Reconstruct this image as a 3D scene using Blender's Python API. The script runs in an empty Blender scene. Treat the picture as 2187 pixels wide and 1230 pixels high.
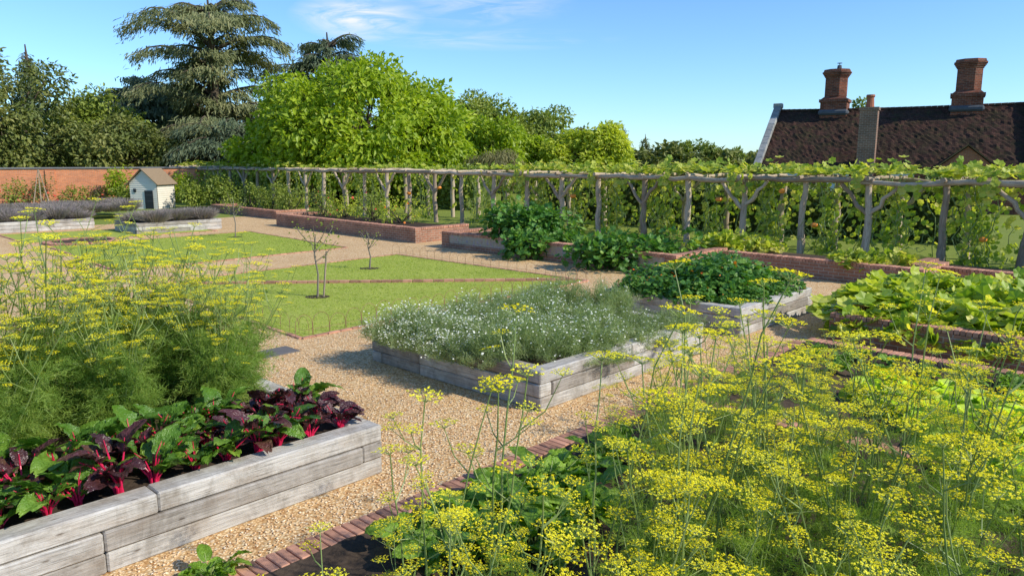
import bpy, math, numpy as np
from mathutils import Vector
rng=np.random.default_rng(11)
R_=lambda a,b,n=None: rng.uniform(a,b,n)
A=np.array([.69,.724,0.]); A/=np.linalg.norm(A)
B=np.array([-A[1],A[0],0.])
Z=np.array([0,0,1.])
scene=bpy.context.scene
# ---------------------------------------------------------------- mesh helpers
class MB:
    def __init__(s): s.V=[];s.nv=0;s.p=[]
    def add(s,V,F,mat=0,rnd=None,uv=None):
        V=np.asarray(V,float).reshape(-1,3);F=np.asarray(F,np.int64)
        n=len(F)
        if n==0: return
        s.V.append(V)
        if rnd is None: rnd=rng.random(n)
        rnd=np.broadcast_to(rnd,(n,))
        if uv is None: uv=np.zeros((n,F.shape[1],2))
        s.p.append((F+s.nv,np.broadcast_to(mat,(n,)),rnd,np.asarray(uv,float))); s.nv+=len(V)
    def mesh(s,name,mats,smooth=False):
        me=bpy.data.meshes.new(name)
        V=np.concatenate(s.V)
        lo=np.concatenate([p[0].ravel() for p in s.p])
        tot=np.concatenate([np.full(len(p[0]),p[0].shape[1]) for p in s.p])
        st=np.concatenate([[0],np.cumsum(tot)[:-1]])
        me.vertices.add(len(V)); me.vertices.foreach_set('co',V.ravel().astype(np.float32))
        me.loops.add(len(lo)); me.loops.foreach_set('vertex_index',lo.astype(np.int32))
        me.polygons.add(len(tot)); me.polygons.foreach_set('loop_start',st.astype(np.int32))
        for m in mats: me.materials.append(m)
        me.polygons.foreach_set('material_index',np.concatenate([p[1] for p in s.p]).astype(np.int32))
        me.polygons.foreach_set('use_smooth',np.full(len(tot),smooth))
        at=me.attributes.new('rnd','FLOAT','FACE')
        at.data.foreach_set('value',np.concatenate([p[2] for p in s.p]).astype(np.float32))
        u=me.uv_layers.new(name='UVMap')
        u.data.foreach_set('uv',np.concatenate([p[3].reshape(-1,2) for p in s.p]).ravel().astype(np.float32))
        me.update(calc_edges=True); me.validate()
        return me
def meta(o,label,cat,group=None,kind=None):
    o["label"]=label;o["category"]=cat
    if group:o["group"]=group
    if kind:o["kind"]=kind
def link(o): scene.collection.objects.link(o); return o
def solo(name,mb,mats,label,cat,loc=(0,0,0),group=None,kind=None,smooth=False,rot=0):
    o=link(bpy.data.objects.new(name,mb.mesh(name,mats,smooth))); o.location=loc
    o.rotation_euler=(0,0,rot)
    meta(o,label,cat,group,kind); return o
def thing(name,loc,label,cat,group=None,rot=0):
    o=link(bpy.data.objects.new(name,None)); o.location=loc; o.empty_display_size=.2
    o.rotation_euler=(0,0,rot)
    meta(o,label,cat,group); return o
def part(name,mb,mats,parent,smooth=False):
    o=link(bpy.data.objects.new(name,mb.mesh(name,mats,smooth) if isinstance(mb,MB) else mb)); o.parent=parent; return o
def inst(mb,TV,TF,pos,R,scale,mat=0,rnd=None,uv=None):
    pos=np.asarray(pos,float).reshape(-1,3);N=len(pos)
    if N==0:return
    scale=np.asarray(scale,float)
    if scale.ndim<2: scale=np.broadcast_to(scale.reshape(-1,1) if scale.ndim==1 else scale,(N,3))
    V=np.einsum('nij,nkj->nki',R,TV[None]*scale[:,None,:])+pos[:,None]
    F=TF[None]+(np.arange(N)*len(TV))[:,None,None]
    if rnd is None: rnd=rng.random(N)
    rr=np.repeat(np.broadcast_to(rnd,(N,)),len(TF))
    mm=mat if np.isscalar(mat) else np.repeat(mat,len(TF))
    mb.add(V.reshape(-1,3),F.reshape(-1,TF.shape[1]),mm,rr)
def nrm(v): return v/np.maximum(np.linalg.norm(v,axis=-1,keepdims=True),1e-9)
def basis(d,up):
    y=nrm(np.asarray(d,float)); x=nrm(np.cross(y,up)); z=np.cross(x,y)
    return np.stack([x,y,z],axis=-1)
def rdir(n): return nrm(rng.normal(size=(n,3)))
def tube(mb,P,r,sides=6,mat=0,rnd=None,cap=False,rough=0):
    P=np.asarray(P,float);n=len(P);r=np.broadcast_to(r,(n,)).astype(float)
    T=nrm(np.gradient(P,axis=0)); ref=np.array([.31,.17,.93]) if abs(T[0][2])<.9 else np.array([1,.1,.05])
    X=nrm(np.cross(T,ref));Y=np.cross(T,X)
    a=np.arange(sides)*2*math.pi/sides
    rr=r[:,None]*np.ones(sides)
    if rough: rr=rr*(1+rough*rng.normal(size=rr.shape))
    V=P[:,None]+rr[:,:,None]*(np.cos(a)[None,:,None]*X[:,None]+np.sin(a)[None,:,None]*Y[:,None])
    i=np.arange(n-1)[:,None];j=np.arange(sides)[None,:];k=(j+1)%sides
    F=np.stack([i*sides+j,i*sides+k,(i+1)*sides+k,(i+1)*sides+j],-1).reshape(-1,4)
    L=np.concatenate([[0],np.cumsum(np.linalg.norm(np.diff(P,axis=0),axis=1))])
    jj=np.broadcast_to(j,(n-1,sides));c=2*math.pi*float(r.mean())/sides
    u0=L[:-1][:,None]+0*jj;u1=L[1:][:,None]+0*jj
    uv=np.stack([np.stack([u0,jj*c],-1),np.stack([u0,(jj+1)*c],-1),np.stack([u1,(jj+1)*c],-1),np.stack([u1,jj*c],-1)],2).reshape(-1,4,2)
    if rnd is None: rnd=rng.random()
    mb.add(V,F,mat,rnd,uv+rng.random()*5)
    if cap:
        V=V.reshape(n,sides,3)
        mb.add(V[-1],[list(range(sides))],mat,rnd); mb.add(V[0],[list(range(sides))[::-1]],mat,rnd)
def strips(mb,P0,P1,w,mat=0,rnd=None):
    P0=np.asarray(P0);P1=np.asarray(P1);N=len(P0)
    s=nrm(np.cross(P1-P0,rdir(N)))*(np.broadcast_to(w,(N,))[:,None]*.5)
    V=np.stack([P0-s,P0+s,P1+s*.5,P1-s*.5],1).reshape(-1,3)
    mb.add(V,np.arange(4*N).reshape(N,4),mat,rnd)
def box(mb,c,h,ax=(np.array([1,0,0.]),np.array([0,1,0.]),Z),bev=0,mat=0,rnd=None,top=None):
    c=np.asarray(c,float);hx,hy,hz=h;M=np.stack([np.asarray(a,float) for a in ax])
    if rnd is None:rnd=rng.random()
    off=rng.random(2)*7
    V=[];idx={}
    for sx in(-1,1):
        for sy in(-1,1):
            for sz in(-1,1):
                for k in range(3):
                    if bev<=0 and k: idx[sx,sy,sz,k]=idx[sx,sy,sz,0];continue
                    q=[sx*(hx-(bev if k!=0 else 0)),sy*(hy-(bev if k!=1 else 0)),sz*(hz-(bev if k!=2 else 0))]
                    idx[sx,sy,sz,k]=len(V);V.append(q)
    V=np.array(V)
    Q=[];Tt=[]
    for k in range(3):
        o=[i for i in range(3) if i!=k]
        for s in(-1,1):
            f=[]
            for (p,q) in((-1,-1),(1,-1),(1,1),(-1,1)):
                sg=[0,0,0];sg[k]=s;sg[o[0]]=p;sg[o[1]]=q;f.append(idx[(*sg,k)])
            Q.append((f,k))
    if bev>0:
        for k in range(3):
            o=[i for i in range(3) if i!=k]
            for p in(-1,1):
                for q in(-1,1):
                    def g(s,kk):
                        sg=[0,0,0];sg[k]=s;sg[o[0]]=p;sg[o[1]]=q;return idx[(*sg,kk)]
                    Q.append(([g(-1,o[0]),g(1,o[0]),g(1,o[1]),g(-1,o[1])],o[0]))
        for sx in(-1,1):
            for sy in(-1,1):
                for sz in(-1,1): Tt.append([idx[sx,sy,sz,k] for k in range(3)])
    def fix(f):
        p=V[f];n=np.cross(p[1]-p[0],p[2]-p[0])
        return f if np.dot(n,p.mean(0))>0 else f[::-1]
    F=[];UV=[]
    for f,k in Q:
        f=fix(f);F.append(f);p=V[f]
        if k==2: uv=p[:,[0,1]] if hx>=hy else p[:,[1,0]]
        elif k==1: uv=p[:,[0,2]]
        else: uv=p[:,[1,2]]
        UV.append(uv+off)
    W=V@M+c
    mb.add(W,F,mat,rnd,UV)
    if Tt: mb.add(W,[fix(f) for f in Tt],mat,rnd)
def seg(mb,p,q,thick,z0,z1,mat=0,bev=0):
    p=np.array([p[0],p[1],0.]);q=np.array([q[0],q[1],0.]);d=q-p;L=np.linalg.norm(d);x=d/L;y=np.cross(Z,x)
    c=(p+q)/2+Z*(z0+z1)/2
    box(mb,c,(L/2,thick/2,(z1-z0)/2),(x,y,Z),bev,mat)
# ---------------------------------------------------------------- node helpers
class NT:
    def __init__(s,nt): s.t=nt;nt.nodes.clear()
    def n(s,ty,ins={},**kw):
        o=s.t.nodes.new(ty)
        for k,v in kw.items(): setattr(o,k,v)
        for k,v in ins.items():
            i=o.inputs[k]
            if hasattr(v,'is_linked') or isinstance(v,bpy.types.NodeSocket): s.t.links.new(v,i)
            else:
                try:i.default_value=v
                except: i.default_value=(*v,1)
        return o
    def ramp(s,fac,cols):
        r=s.n('ShaderNodeValToRGB',{'Fac':fac});e=r.color_ramp.elements
        while len(e)<len(cols): e.new(.5)
        for i,(p,c) in enumerate(cols): e[i].position=p;e[i].color=(*c,1) if len(c)==3 else c
        return r.outputs[0]
    def mix(s,f,a,b,bt='MIX'):
        m=s.n('ShaderNodeMix',{},data_type='RGBA',blend_type=bt)
        for k,v in((0,f),(6,a),(7,b)):
            if isinstance(v,bpy.types.NodeSocket): s.t.links.new(v,m.inputs[k])
            else: m.inputs[k].default_value=v if k==0 else (*v,1)
        return m.outputs[2]
    def math(s,op,a,b=0.,c=0.):
        return s.n('ShaderNodeMath',{0:a,1:b,2:c},operation=op).outputs[0]
def newmat(name):
    m=bpy.data.materials.new(name);m.use_nodes=True;return m,NT(m.node_tree)
def noise(t,vec,sc,det=4,rough=.6,dist=0):
    return t.n('ShaderNodeTexNoise',{'Vector':vec,'Scale':sc,'Detail':det,'Roughness':rough,'Distortion':dist}).outputs[0]
def mapv(t,vec,sc=(1,1,1)):
    return t.n('ShaderNodeMapping',{'Vector':vec,'Scale':sc}).outputs[0]
def finish(t,col,rough=.8,bump=None,bs=.3,bd=.02,spec=.3,trans=0,tcol=None):
    ins={'Base Color':col,'Roughness':rough,'Specular IOR Level':spec}
    if bump is not None:
        ins['Normal']=t.n('ShaderNodeBump',{'Height':bump,'Strength':bs,'Distance':bd}).outputs[0]
    p=t.n('ShaderNodeBsdfPrincipled',ins).outputs[0]
    if trans:
        tr=t.n('ShaderNodeBsdfTranslucent',{'Color':tcol if tcol is not None else col}).outputs[0]
        p=t.n('ShaderNodeMixShader',{0:trans,1:p,2:tr}).outputs[0]
    t.n('ShaderNodeOutputMaterial',{'Surface':p})
def leafmat(name,cols,rough=.5,trans=.35,spec=.35,nsc=.6,bump=0):
    m,t=newmat(name)
    a=t.n('ShaderNodeAttribute',attribute_name='rnd').outputs['Fac']
    o=t.n('ShaderNodeTexCoord').outputs['Object']
    nz=noise(t,o,nsc,3)
    f=t.math('ADD',t.math('MULTIPLY',a,.6),t.math('MULTIPLY_ADD',nz,1.2,-.4))
    n=len(cols)
    c=t.ramp(f,[(i/(n-1) if n>1 else 0,c) for i,c in enumerate(cols)])
    tc=t.mix(1.,c,(1.5,1.55,.6),'MULTIPLY')
    finish(t,c,rough,noise(t,o,bump,2) if bump else None,.8,.02,trans=trans,tcol=tc,spec=spec); return m
def plain(name,col,rough=.7,var=.25,sc=6,spec=.3,bs=.1):
    m,t=newmat(name)
    o=t.n('ShaderNodeTexCoord').outputs['Object']
    nz=noise(t,o,sc,5)
    a=t.n('ShaderNodeAttribute',attribute_name='rnd').outputs['Fac']
    f=t.math('ADD',t.math('MULTIPLY',nz,.7),t.math('MULTIPLY',a,.3))
    c=t.ramp(f,[(.2,tuple(x*(1-var) for x in col)),(.8,tuple(min(1,x*(1+var)) for x in col))])
    finish(t,c,rough,nz,bs,.01,spec);return m
# ---------------------------------------------------------------- materials
def m_wood(name,lo,mid,hi,stain,gr=.75):
    m,t=newmat(name)
    uv=t.n('ShaderNodeTexCoord').outputs['UV'];ob=t.n('ShaderNodeTexCoord').outputs['Object']
    a=t.n('ShaderNodeAttribute',attribute_name='rnd').outputs['Fac']
    g=noise(t,mapv(t,uv,(2.2,55,1)),1,6,.65,.4)
    g2=noise(t,mapv(t,uv,(5,160,1)),1,3,.6)
    pt=noise(t,mapv(t,uv,(2,6,1)),1,4)
    c=t.ramp(g,[(.25,lo),(.5,mid),(.75,hi)])
    c=t.mix(t.ramp(pt,[(.48,(0,0,0)),(.72,(.7,.7,.7))]),c,stain)
    c=t.mix(1.,c,t.ramp(a,[(0,(.62,.57,.52)),(.4,(.95,.93,.9)),(1,(1.14,1.11,1.06))]),'MULTIPLY')
    cr=t.ramp(g2,[(.3,(0.2,)*3),(.42,(1,1,1))])
    c=t.mix(.8,c,cr,'MULTIPLY')
    c=t.mix(gr,c,t.ramp(noise(t,mapv(t,ob,(1,1,.6)),2.6,7,.78,.4),[(.33,(.42,.39,.35)),(.54,(1,1,1))]),'MULTIPLY')
    vs=t.n('ShaderNodeTexVoronoi',{'Vector':mapv(t,uv,(2.6,9,1)),'Scale':1}).outputs[0]
    c=t.mix(.8,c,t.ramp(vs,[(.03,(.25,.2,.16)),(.09,(1,1,1))]),'MULTIPLY')
    finish(t,c,.85,t.math('ADD',g,g2),.6,.008,.2);return m
M_sleeper=m_wood('weathered_oak',(.28,.265,.24),(.5,.48,.445),(.65,.63,.59),(.34,.27,.2))
M_pole=m_wood('pole_wood',(.24,.185,.125),(.5,.41,.3),(.66,.57,.45),(.3,.21,.13),.4)
def m_brick(name,c1,c2,mort,grime=.4,bw=.225,rh=.075,moss=0):
    m,t=newmat(name)
    uv=t.n('ShaderNodeTexCoord').outputs['UV'];o=t.n('ShaderNodeTexCoord').outputs['Object']
    b=t.n('ShaderNodeTexBrick',{'Vector':uv,'Color1':c1,'Color2':c2,'Mortar':mort,'Scale':1,'Mortar Size':.008,'Brick Width':bw,'Row Height':rh,'Bias':-.1,'Mortar Smooth':.3})
    nz=noise(t,o,1.3,6,.7);n2=noise(t,o,22,4)
    c=t.mix(grime,b.outputs[0],t.ramp(nz,[(.3,(.35,.3,.28)),(.65,(1.15,1.1,1.05))]),'MULTIPLY')
    c=t.mix(.5,c,t.ramp(n2,[(.3,(.6,.6,.6)),(.7,(1.15,1.15,1.15))]),'MULTIPLY')
    if moss: 
        c=t.mix(t.ramp(noise(t,o,1.2,8,.82),[(.44,(0,0,0)),(.62,(moss,)*3)]),c,(.026,.028,.014))
        c=t.mix(t.ramp(noise(t,mapv(t,o,(1,.35,1)),5.5,8,.85),[(.57,(0,0,0)),(.66,(.35,)*3)]),c,(.17,.14,.1))
        c=t.mix(t.ramp(noise(t,o,2.1,8,.8),[(.54,(0,0,0)),(.64,(.6,)*3)]),c,(.07,.068,.025))
    h=t.math('ADD',t.math('MULTIPLY',b.outputs[1],-1.),t.math('MULTIPLY',n2,.4))
    finish(t,c,.95,h,.6,.012,.08);return m
M_brick=m_brick('red_brick',(.45,.22,.135),(.3,.165,.11),(.48,.41,.33),.6)
M_brickwall=m_brick('garden_wall_brick',(.78,.28,.12),(.58,.21,.1),(.55,.42,.3),.25)
M_oldbrick=m_brick('old_chimney_brick',(.3,.105,.06),(.13,.055,.04),(.3,.25,.2),.8,.25,.09)
M_stack=m_brick('brown_stack_brick',(.3,.17,.12),(.2,.13,.1),(.42,.37,.31),.5,.25,.09)
M_roof=m_brick('mossy_clay_tile',(.105,.052,.038),(.055,.034,.029),(.018,.014,.012),.6,.2,.13,.8)
M_brickunit=plain('edging_brick',(.45,.23,.15),.9,.5,9,.15,.5)
M_coping=plain('slate_coping',(.2,.2,.2),.8,.3,4)
M_stone=plain('pale_stone_coping',(.3,.3,.28),.9,.5,5,.2,.4)
M_lead=plain('lead_flashing',(.1,.11,.12),.8,.3,5,.1)
M_soil=plain('dark_soil',(.07,.05,.035),1,.5,25,.1,1)
M_metal=plain('rusted_wire',(.26,.15,.08),.7,.3,20)
M_black=plain('dark_opening',(.02,.023,.026),.4,.2)
M_cream=plain('cream_boards',(.72,.66,.54),.6,.06,3)
M_shingle=plain('cedar_shingle_roof',(.22,.16,.1),.9,.4,14,.1,.5)
M_terra=plain('terracotta',(.36,.13,.07),.8,.3,8)
M_slab=plain('grey_paving',(.13,.12,.11),.9,.25,7)
M_bark=plain('bark',(.09,.07,.05),.95,.5,9,.1,.8)
M_saplbark=plain('sapling_bark',(.2,.17,.13),.9,.3,12)
M_glass=plain('window_pane',(.55,.6,.62),.15,.1,2,.6)
m,t=newmat('flint_panel')
o=t.n('ShaderNodeTexCoord').outputs['Object']
v=t.n('ShaderNodeTexVoronoi',{'Vector':o,'Scale':11})
c=t.mix(t.ramp(v.outputs[0],[(.35,(0,0,0)),(.55,(1,1,1))]),t.mix(.65,v.outputs[1],(.3,.25,.2)),(.45,.39,.3))
finish(t,t.mix(.6,c,(.36,.29,.2)),.8,t.math('MULTIPLY',v.outputs[0],-1.),.8,.03);M_flint=m
m,t=newmat('pea_gravel')
o=t.n('ShaderNodeTexCoord').outputs['Object']
wob=t.n('ShaderNodeTexNoise',{'Vector':o,'Scale':30}).outputs[1]
v=t.n('ShaderNodeTexVoronoi',{'Vector':t.mix(.02,o,wob),'Scale':42})
sep=t.n('ShaderNodeSeparateColor',{0:v.outputs[1]}).outputs[0]
c=t.ramp(sep,[(0,(.5,.28,.12)),(.2,(.72,.485,.24)),(.55,(.84,.61,.34)),(.8,(.9,.73,.46)),(1,(.74,.58,.4))])
c=t.mix(1.,c,t.ramp(v.outputs[0],[(.3,(1,1,1)),(.62,(.68,.58,.46))]),'MULTIPLY')
c=t.mix(.6,c,t.ramp(noise(t,o,.9,7,.7),[(.3,(.76,.72,.66)),(.7,(1.08,1.06,1.02))]),'MULTIPLY')
finish(t,c,.85,t.math('MULTIPLY',v.outputs[0],-1.),.5,.012,.2);M_gravel=m
m,t=newmat('pebble')
a=t.n('ShaderNodeAttribute',attribute_name='rnd').outputs['Fac']
finish(t,t.ramp(a,[(0,(.5,.28,.12)),(.25,(.74,.49,.26)),(.6,(.85,.63,.38)),(.85,(.92,.77,.53)),(1,(.68,.57,.44))]),.7);M_peb=m
def m_grass(name,lo,hi,dry):
    m,t=newmat(name)
    o=t.n('ShaderNodeTexCoord').outputs['Object']
    n1=noise(t,o,1.1,5,.65);n2=noise(t,o,45,3,.7);n3=noise(t,mapv(t,o,(1,1,1)),7,4,.7)
    c=t.ramp(t.math('ADD',t.math('MULTIPLY',n1,.6),t.math('MULTIPLY',n2,.4)),[(.3,lo),(.7,hi)])
    c=t.mix(t.ramp(n3,[(.45,(0,0,0)),(.8,(.6,)*3)]),c,dry)
    finish(t,c,.9,n2,.5,.02,.1);return m
M_lawn=m_grass('lawn_grass',(.26,.32,.045),(.4,.45,.08),(.5,.47,.15))
M_field=m_grass('field_grass',(.15,.2,.03),(.24,.29,.05),(.28,.26,.1))
L_bright=leafmat('leaf_bright',[(.14,.21,.012),(.3,.4,.022),(.52,.57,.045)],.45,.4,nsc=.5)
L_mid=leafmat('leaf_mid',[(.11,.15,.025),(.22,.28,.04),(.37,.39,.07)],.5,.3,nsc=.4)
L_dark=leafmat('leaf_dark',[(.065,.09,.024),(.15,.18,.038),(.31,.3,.08)],.55,.25,nsc=.4)
L_yellow=leafmat('leaf_yellowgreen',[(.22,.28,.02),(.43,.49,.045),(.63,.62,.09)],.5,.4,nsc=.6)
L_cedar=leafmat('needle_cedar',[(.07,.095,.035),(.18,.2,.08),(.38,.36,.17)],.6,.2,nsc=.35)
L_blue=leafmat('needle_blue',[(.055,.085,.045),(.13,.17,.085),(.25,.28,.15)],.6,.15,nsc=.35)
L_brown=leafmat('leaf_brownish',[(.13,.12,.05),(.24,.22,.08),(.32,.3,.12)],.6,.2)
L_squash=leafmat('leaf_squash',[(.1,.18,.012),(.25,.37,.03),(.48,.54,.06),(.72,.66,.14)],.45,.4,.4,1.3)
L_sqdry=leafmat('leaf_vine',[(.1,.17,.02),(.27,.36,.035),(.52,.54,.08),(.62,.51,.18)],.5,.4,.35,1.3)
L_nast=leafmat('leaf_nasturtium',[(.04,.12,.022),(.1,.24,.035),(.25,.38,.06)],.45,.3,.35,1.5)
L_chardg=leafmat('leaf_chard_green',[(.045,.11,.012),(.11,.23,.022),(.28,.42,.05)],.3,.25,.5,4,40)
L_chardp=leafmat('leaf_chard_purple',[(.04,.018,.02),(.11,.038,.038),(.15,.12,.045)],.28,.15,.55,4,40)
L_spin=leafmat('leaf_spinach',[(.1,.2,.015),(.2,.36,.03),(.36,.52,.06)],.4,.35,.4,4,30)
L_lett=leafmat('leaf_lettuce',[(.36,.52,.03),(.58,.73,.06),(.73,.82,.12)],.45,.45,.4,3)
L_fen=leafmat('leaf_fennel',[(.13,.22,.03),(.25,.36,.055),(.4,.49,.1)],.5,.4,.3,1.5)
L_fend=leafmat('leaf_fennel_dark',[(.11,.2,.03),(.22,.33,.055),(.38,.46,.1)],.5,.4,.3,1.5)
L_fenstem=leafmat('stem_fennel',[(.14,.2,.05),(.25,.33,.09),(.38,.43,.14)],.45,.15,.4,2)
L_flow=leafmat('petal_yellow',[(.78,.66,.015),(.92,.81,.03),(.95,.89,.1)],.6,.35,.2,8)
L_cham=leafmat('leaf_feathery',[(.13,.19,.07),(.25,.32,.13),(.43,.48,.27)],.6,.4,.25,2)
L_white=leafmat('petal_white',[(.78,.77,.68),(.9,.9,.84)],.7,.3,.2)
L_pink=leafmat('stalk_magenta',[(.6,.015,.06),(.85,.03,.14)],.35,.25,.5,4)
L_lav=leafmat('lavender_spikes',[(.2,.16,.16),(.3,.25,.25),(.27,.27,.15)],.8,.2,.2,1)
L_orange=leafmat('petal_orange',[(.8,.13,.01),(.9,.3,.03)],.5,.3,.3)
L_red=leafmat('petal_red',[(.6,.04,.03),(.8,.14,.08)],.5,.3,.3)
M_pump=plain('pumpkin_skin',(.8,.27,.03),.4,.2,5,.5)
# ---------------------------------------------------------------- leaf templates
T_leaf=(np.array([[0,0,0],[.3,.42,.1],[0,1,-.08],[-.3,.42,.1]],float),np.array([[0,1,2,3]]))
T_needle=(np.array([[-.06,0,0],[.06,0,0],[.1,.6,-.05],[0,1,-.22],[-.1,.6,-.05]],float),np.array([[0,1,2,3,4]]))
def fan(n,rad,cup=.12,cy=.5,rag=0):
    V=[[0,cy,-cup]]
    for i in range(n):
        a=-math.pi/2+2*math.pi*(i+.5)/n; r=rad[i%len(rad)]
        V.append([r*math.cos(a),cy+r*math.sin(a),(.06 if i%2 else -.03)])
    return np.array(V,float),np.array([[0,1+i,1+(i+1)%n] for i in range(n)])
T_squash=fan(12,[.42,.56,.46,.6,.44,.55],.12)
T_round=fan(8,[.5],-.06)
def gridleaf(nx=5,ny=7,w=.5,ruff=.07,curl=.35,seed=0):
    r=np.random.default_rng(seed);V=[]
    for j in range(ny):
        t=j/(ny-1);ww=w*(math.sin(math.pi*min(1,(t*.86+.1)))**.65)
        for i in range(nx):
            s=i/(nx-1)*2-1
            V.append([s*ww*.5,t-.25*curl*t*t,-curl*t*t+.16*abs(s)*ww+ruff*r.normal()*(abs(s)+.35)])
    V=np.array(V,float)
    F=[[j*nx+i,j*nx+i+1,(j+1)*nx+i+1,(j+1)*nx+i] for j in range(ny-1) for i in range(nx-1)]
    return V,np.array(F)
T_chard=[gridleaf(9,12,.68,.045,R_(.35,.8),s) for s in range(6)]
T_lett=gridleaf(5,5,.9,.12,.3,9)
def scatter_shell(n,c,r,inner=.6):
    d=rdir(n);rr=R_(inner,1.05,n)[:,None]
    return np.asarray(c)+d*rr*np.asarray(r),d
# ================================================================= GROUND
def sheet(name,pts,z,mat,label,cat='ground'):
    mb=MB();P=[[p[0],p[1],z] for p in pts];mb.add(P,[list(range(len(P)))])
    return solo(name,mb,[mat],label,cat,kind='structure')
sheet('ground',[(-600,-100),(600,-100),(600,900),(-600,900)],0,M_field,'rough green grass ground around the walled garden')
def ab(a,b): return A*a+B*b
sheet('gravel_path',[ab(a,b)[:2] for a,b in((-6,-20),(20.3,-20),(20.3,34),(-6,34))],.004,M_gravel,'golden pea gravel paths between beds and lawns','path')
lawns=[[(-3.2,11.1),(1.7,16.6),(-3.3,21.3),(-8.0,16.0)],[(-9.6,18),(-5.1,23),(-9.9,28.2),(-14.5,23.3)],[(-15.6,24.0),(-11.2,28.4),(-13.3,30.6),(-18.6,27)]]
def edging(mb,p,q,w=.08,L=.215,z=.018):
    p=np.array([*p,0.]);q=np.array([*q,0.]);d=q-p;D=np.linalg.norm(d);x=d/D;y=np.cross(Z,x);n=int(D/(L+.01))
    for i in range(n):
        c=p+x*(i+.5)*D/n+Z*(z/2+R_(-.003,.003))
        box(mb,c,(D/n/2-.006,w/2,z/2+.01),(x,y,Z),.006)
for k,q in enumerate(lawns):
    sheet('lawn',q,.012,M_lawn,'square of mown green lawn between gravel paths','lawn')
    mb=MB()
    for i in range(4): edging(mb,np.array(q[i]),np.array(q[(i+1)%4]))
    solo('brick_edging',mb,[M_brickunit],'thin red brick edging around the mown lawn','edging',group='brick edgings round the lawns')
mb=MB();edging(mb,(-7.7,16.05),(1.45,16.65),.1,.215,.06)
solo('brick_edging',mb,[M_brickunit],'narrow red brick strip crossing the lawn','edging')
mb=MB()
for q in lawns[:2]:
    q=np.array(q);N=26000
    u,v=R_(0,1,N),R_(0,1,N)
    P=(q[0][None]*(1-u)[:,None]*(1-v)[:,None]+q[1][None]*(u*(1-v))[:,None]+q[2][None]*(u*v)[:,None]+q[3][None]*((1-u)*v)[:,None])
    P=np.c_[P,np.full(N,.012)];D=np.c_[R_(-.03,.03,N),R_(-.03,.03,N),R_(.008,.02,N)]
    strips(mb,P,P+D,.012)
L_grass=leafmat('grass_blade',[(.24,.31,.04),(.38,.45,.08),(.49,.48,.15)],.6,.4,.2,1)
solo('grass_blades',mb,[L_grass],'short mown grass blades on the lawns','grass',kind='stuff')
# ================================================================= BEDS
def timber_bed(corner,la,lb,h=.45,w=.2,label='',da=1,soil=True,courses=3):
    c0=np.array([*corner,0.]);a=A*da
    t=thing('raised_bed',tuple(c0),label,'raised bed',group='weathered oak sleeper raised beds')
    mb=MB();ch=h/courses
    for k in range(courses):
        z=ch*(k+.5)
        for side in range(4):
            along_a=side%2==0
            L=la if along_a else lb
            x=a if along_a else B
            full=(k%2==0)==along_a
            s0,s1=(0,L) if full else (w,L-w)
            off={0:B*(w/2),2:B*(lb-w/2),1:a*(w/2),3:a*(la-w/2)}[side]
            cuts=[s0]
            pos=s0+R_(1.5,2.4)
            while pos<s1-.5: cuts.append(pos);pos+=2.3
            cuts.append(s1)
            for i in range(len(cuts)-1):
                m_=(cuts[i]+cuts[i+1])/2;hl=(cuts[i+1]-cuts[i])/2-.003
                j=R_(-.01,.01);ya=R_(-.005,.005);xx=nrm(x+np.cross(Z,x)*ya+Z*R_(-.003,.003))
                cc=off+x*m_+Z*z+np.cross(Z,x)*j
                box(mb,cc,(hl,w/2,ch/2-.003),(xx,np.cross(Z,xx),Z),.012)
    part('timber_frame',mb,[M_sleeper],t)
    mb=MB();n=14;g=np.linspace(0,1,n)
    V=[];F=[]
    for i in range(n):
        for j in range(n):
            V.append(a*(w*.9+(la-1.8*w)*g[i])+B*(w*.9+(lb-1.8*w)*g[j])+Z*(h-.06+R_(-.02,.03)))
    F=[[i*n+j,i*n+j+1,(i+1)*n+j+1,(i+1)*n+j] for i in range(n-1) for j in range(n-1)]
    mb.add(V,F);part('soil',mb,[M_soil],t)
    return t
bed1=timber_bed((-1.12,6.17),5.4,3.0,label='grey weathered oak sleeper bed planted with chard and fennel',da=-1)
bed2=timber_bed((.31,7.77),3.45,3.05,label='grey oak sleeper bed full of white flowering chamomile')
bed3=timber_bed((3.5,11.2),2.7,2.6,label='grey oak sleeper bed filled with dark nasturtium leaves')
bedA=timber_bed((-13.6,27.1),3.2,2.2,h=.4,label='low grey sleeper bed planted with lavender')
bedB=timber_bed((-22.5,23.5),8.6,3.6,h=.4,label='long grey sleeper bed of purple grey lavender')
def inrect(P,c,la,lb,m=0):
    d=P[:,:2]-np.array(c)[:2];x=d@A[:2];y=d@B[:2]
    return (x>min(0,la)-m)&(x<max(0,la)+m)&(y>min(0,lb)-m)&(y<max(0,lb)+m)
FB=np.array([4.25,10.75,0.])
def brick_border(mb,p,q,z0,z,w=.215):
    p=np.array([*p[:2],0.]);q=np.array([*q[:2],0.]);d=q-p;D=np.linalg.norm(d);x=d/D;y=np.cross(Z,x);n=int(D/.075)
    for i in range(n):
        c=p+x*(i+.5)*D/n+Z*((z0+z)/2+R_(-.004,.004))+y*R_(-.006,.006)
        box(mb,c,(D/n/2-.004,w/2,(z-z0)/2),(x,y,Z),.006)
t=thing('planting_bed',tuple(FB),'low red brick edged bed holding fennel and salad','planting bed')
mb=MB();o=np.zeros(3)
brick_border(mb,o,-A*12,-.02,.06);brick_border(mb,-B*.12,-B*8,-.02,.12)
brick_border(mb,-A*3.6-B*.12,-A*3.6-B*7,-.02,.09)
part('brick_border',mb,[M_brickunit],t)
mb=MB();n=40;V=[];F=[]
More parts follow.
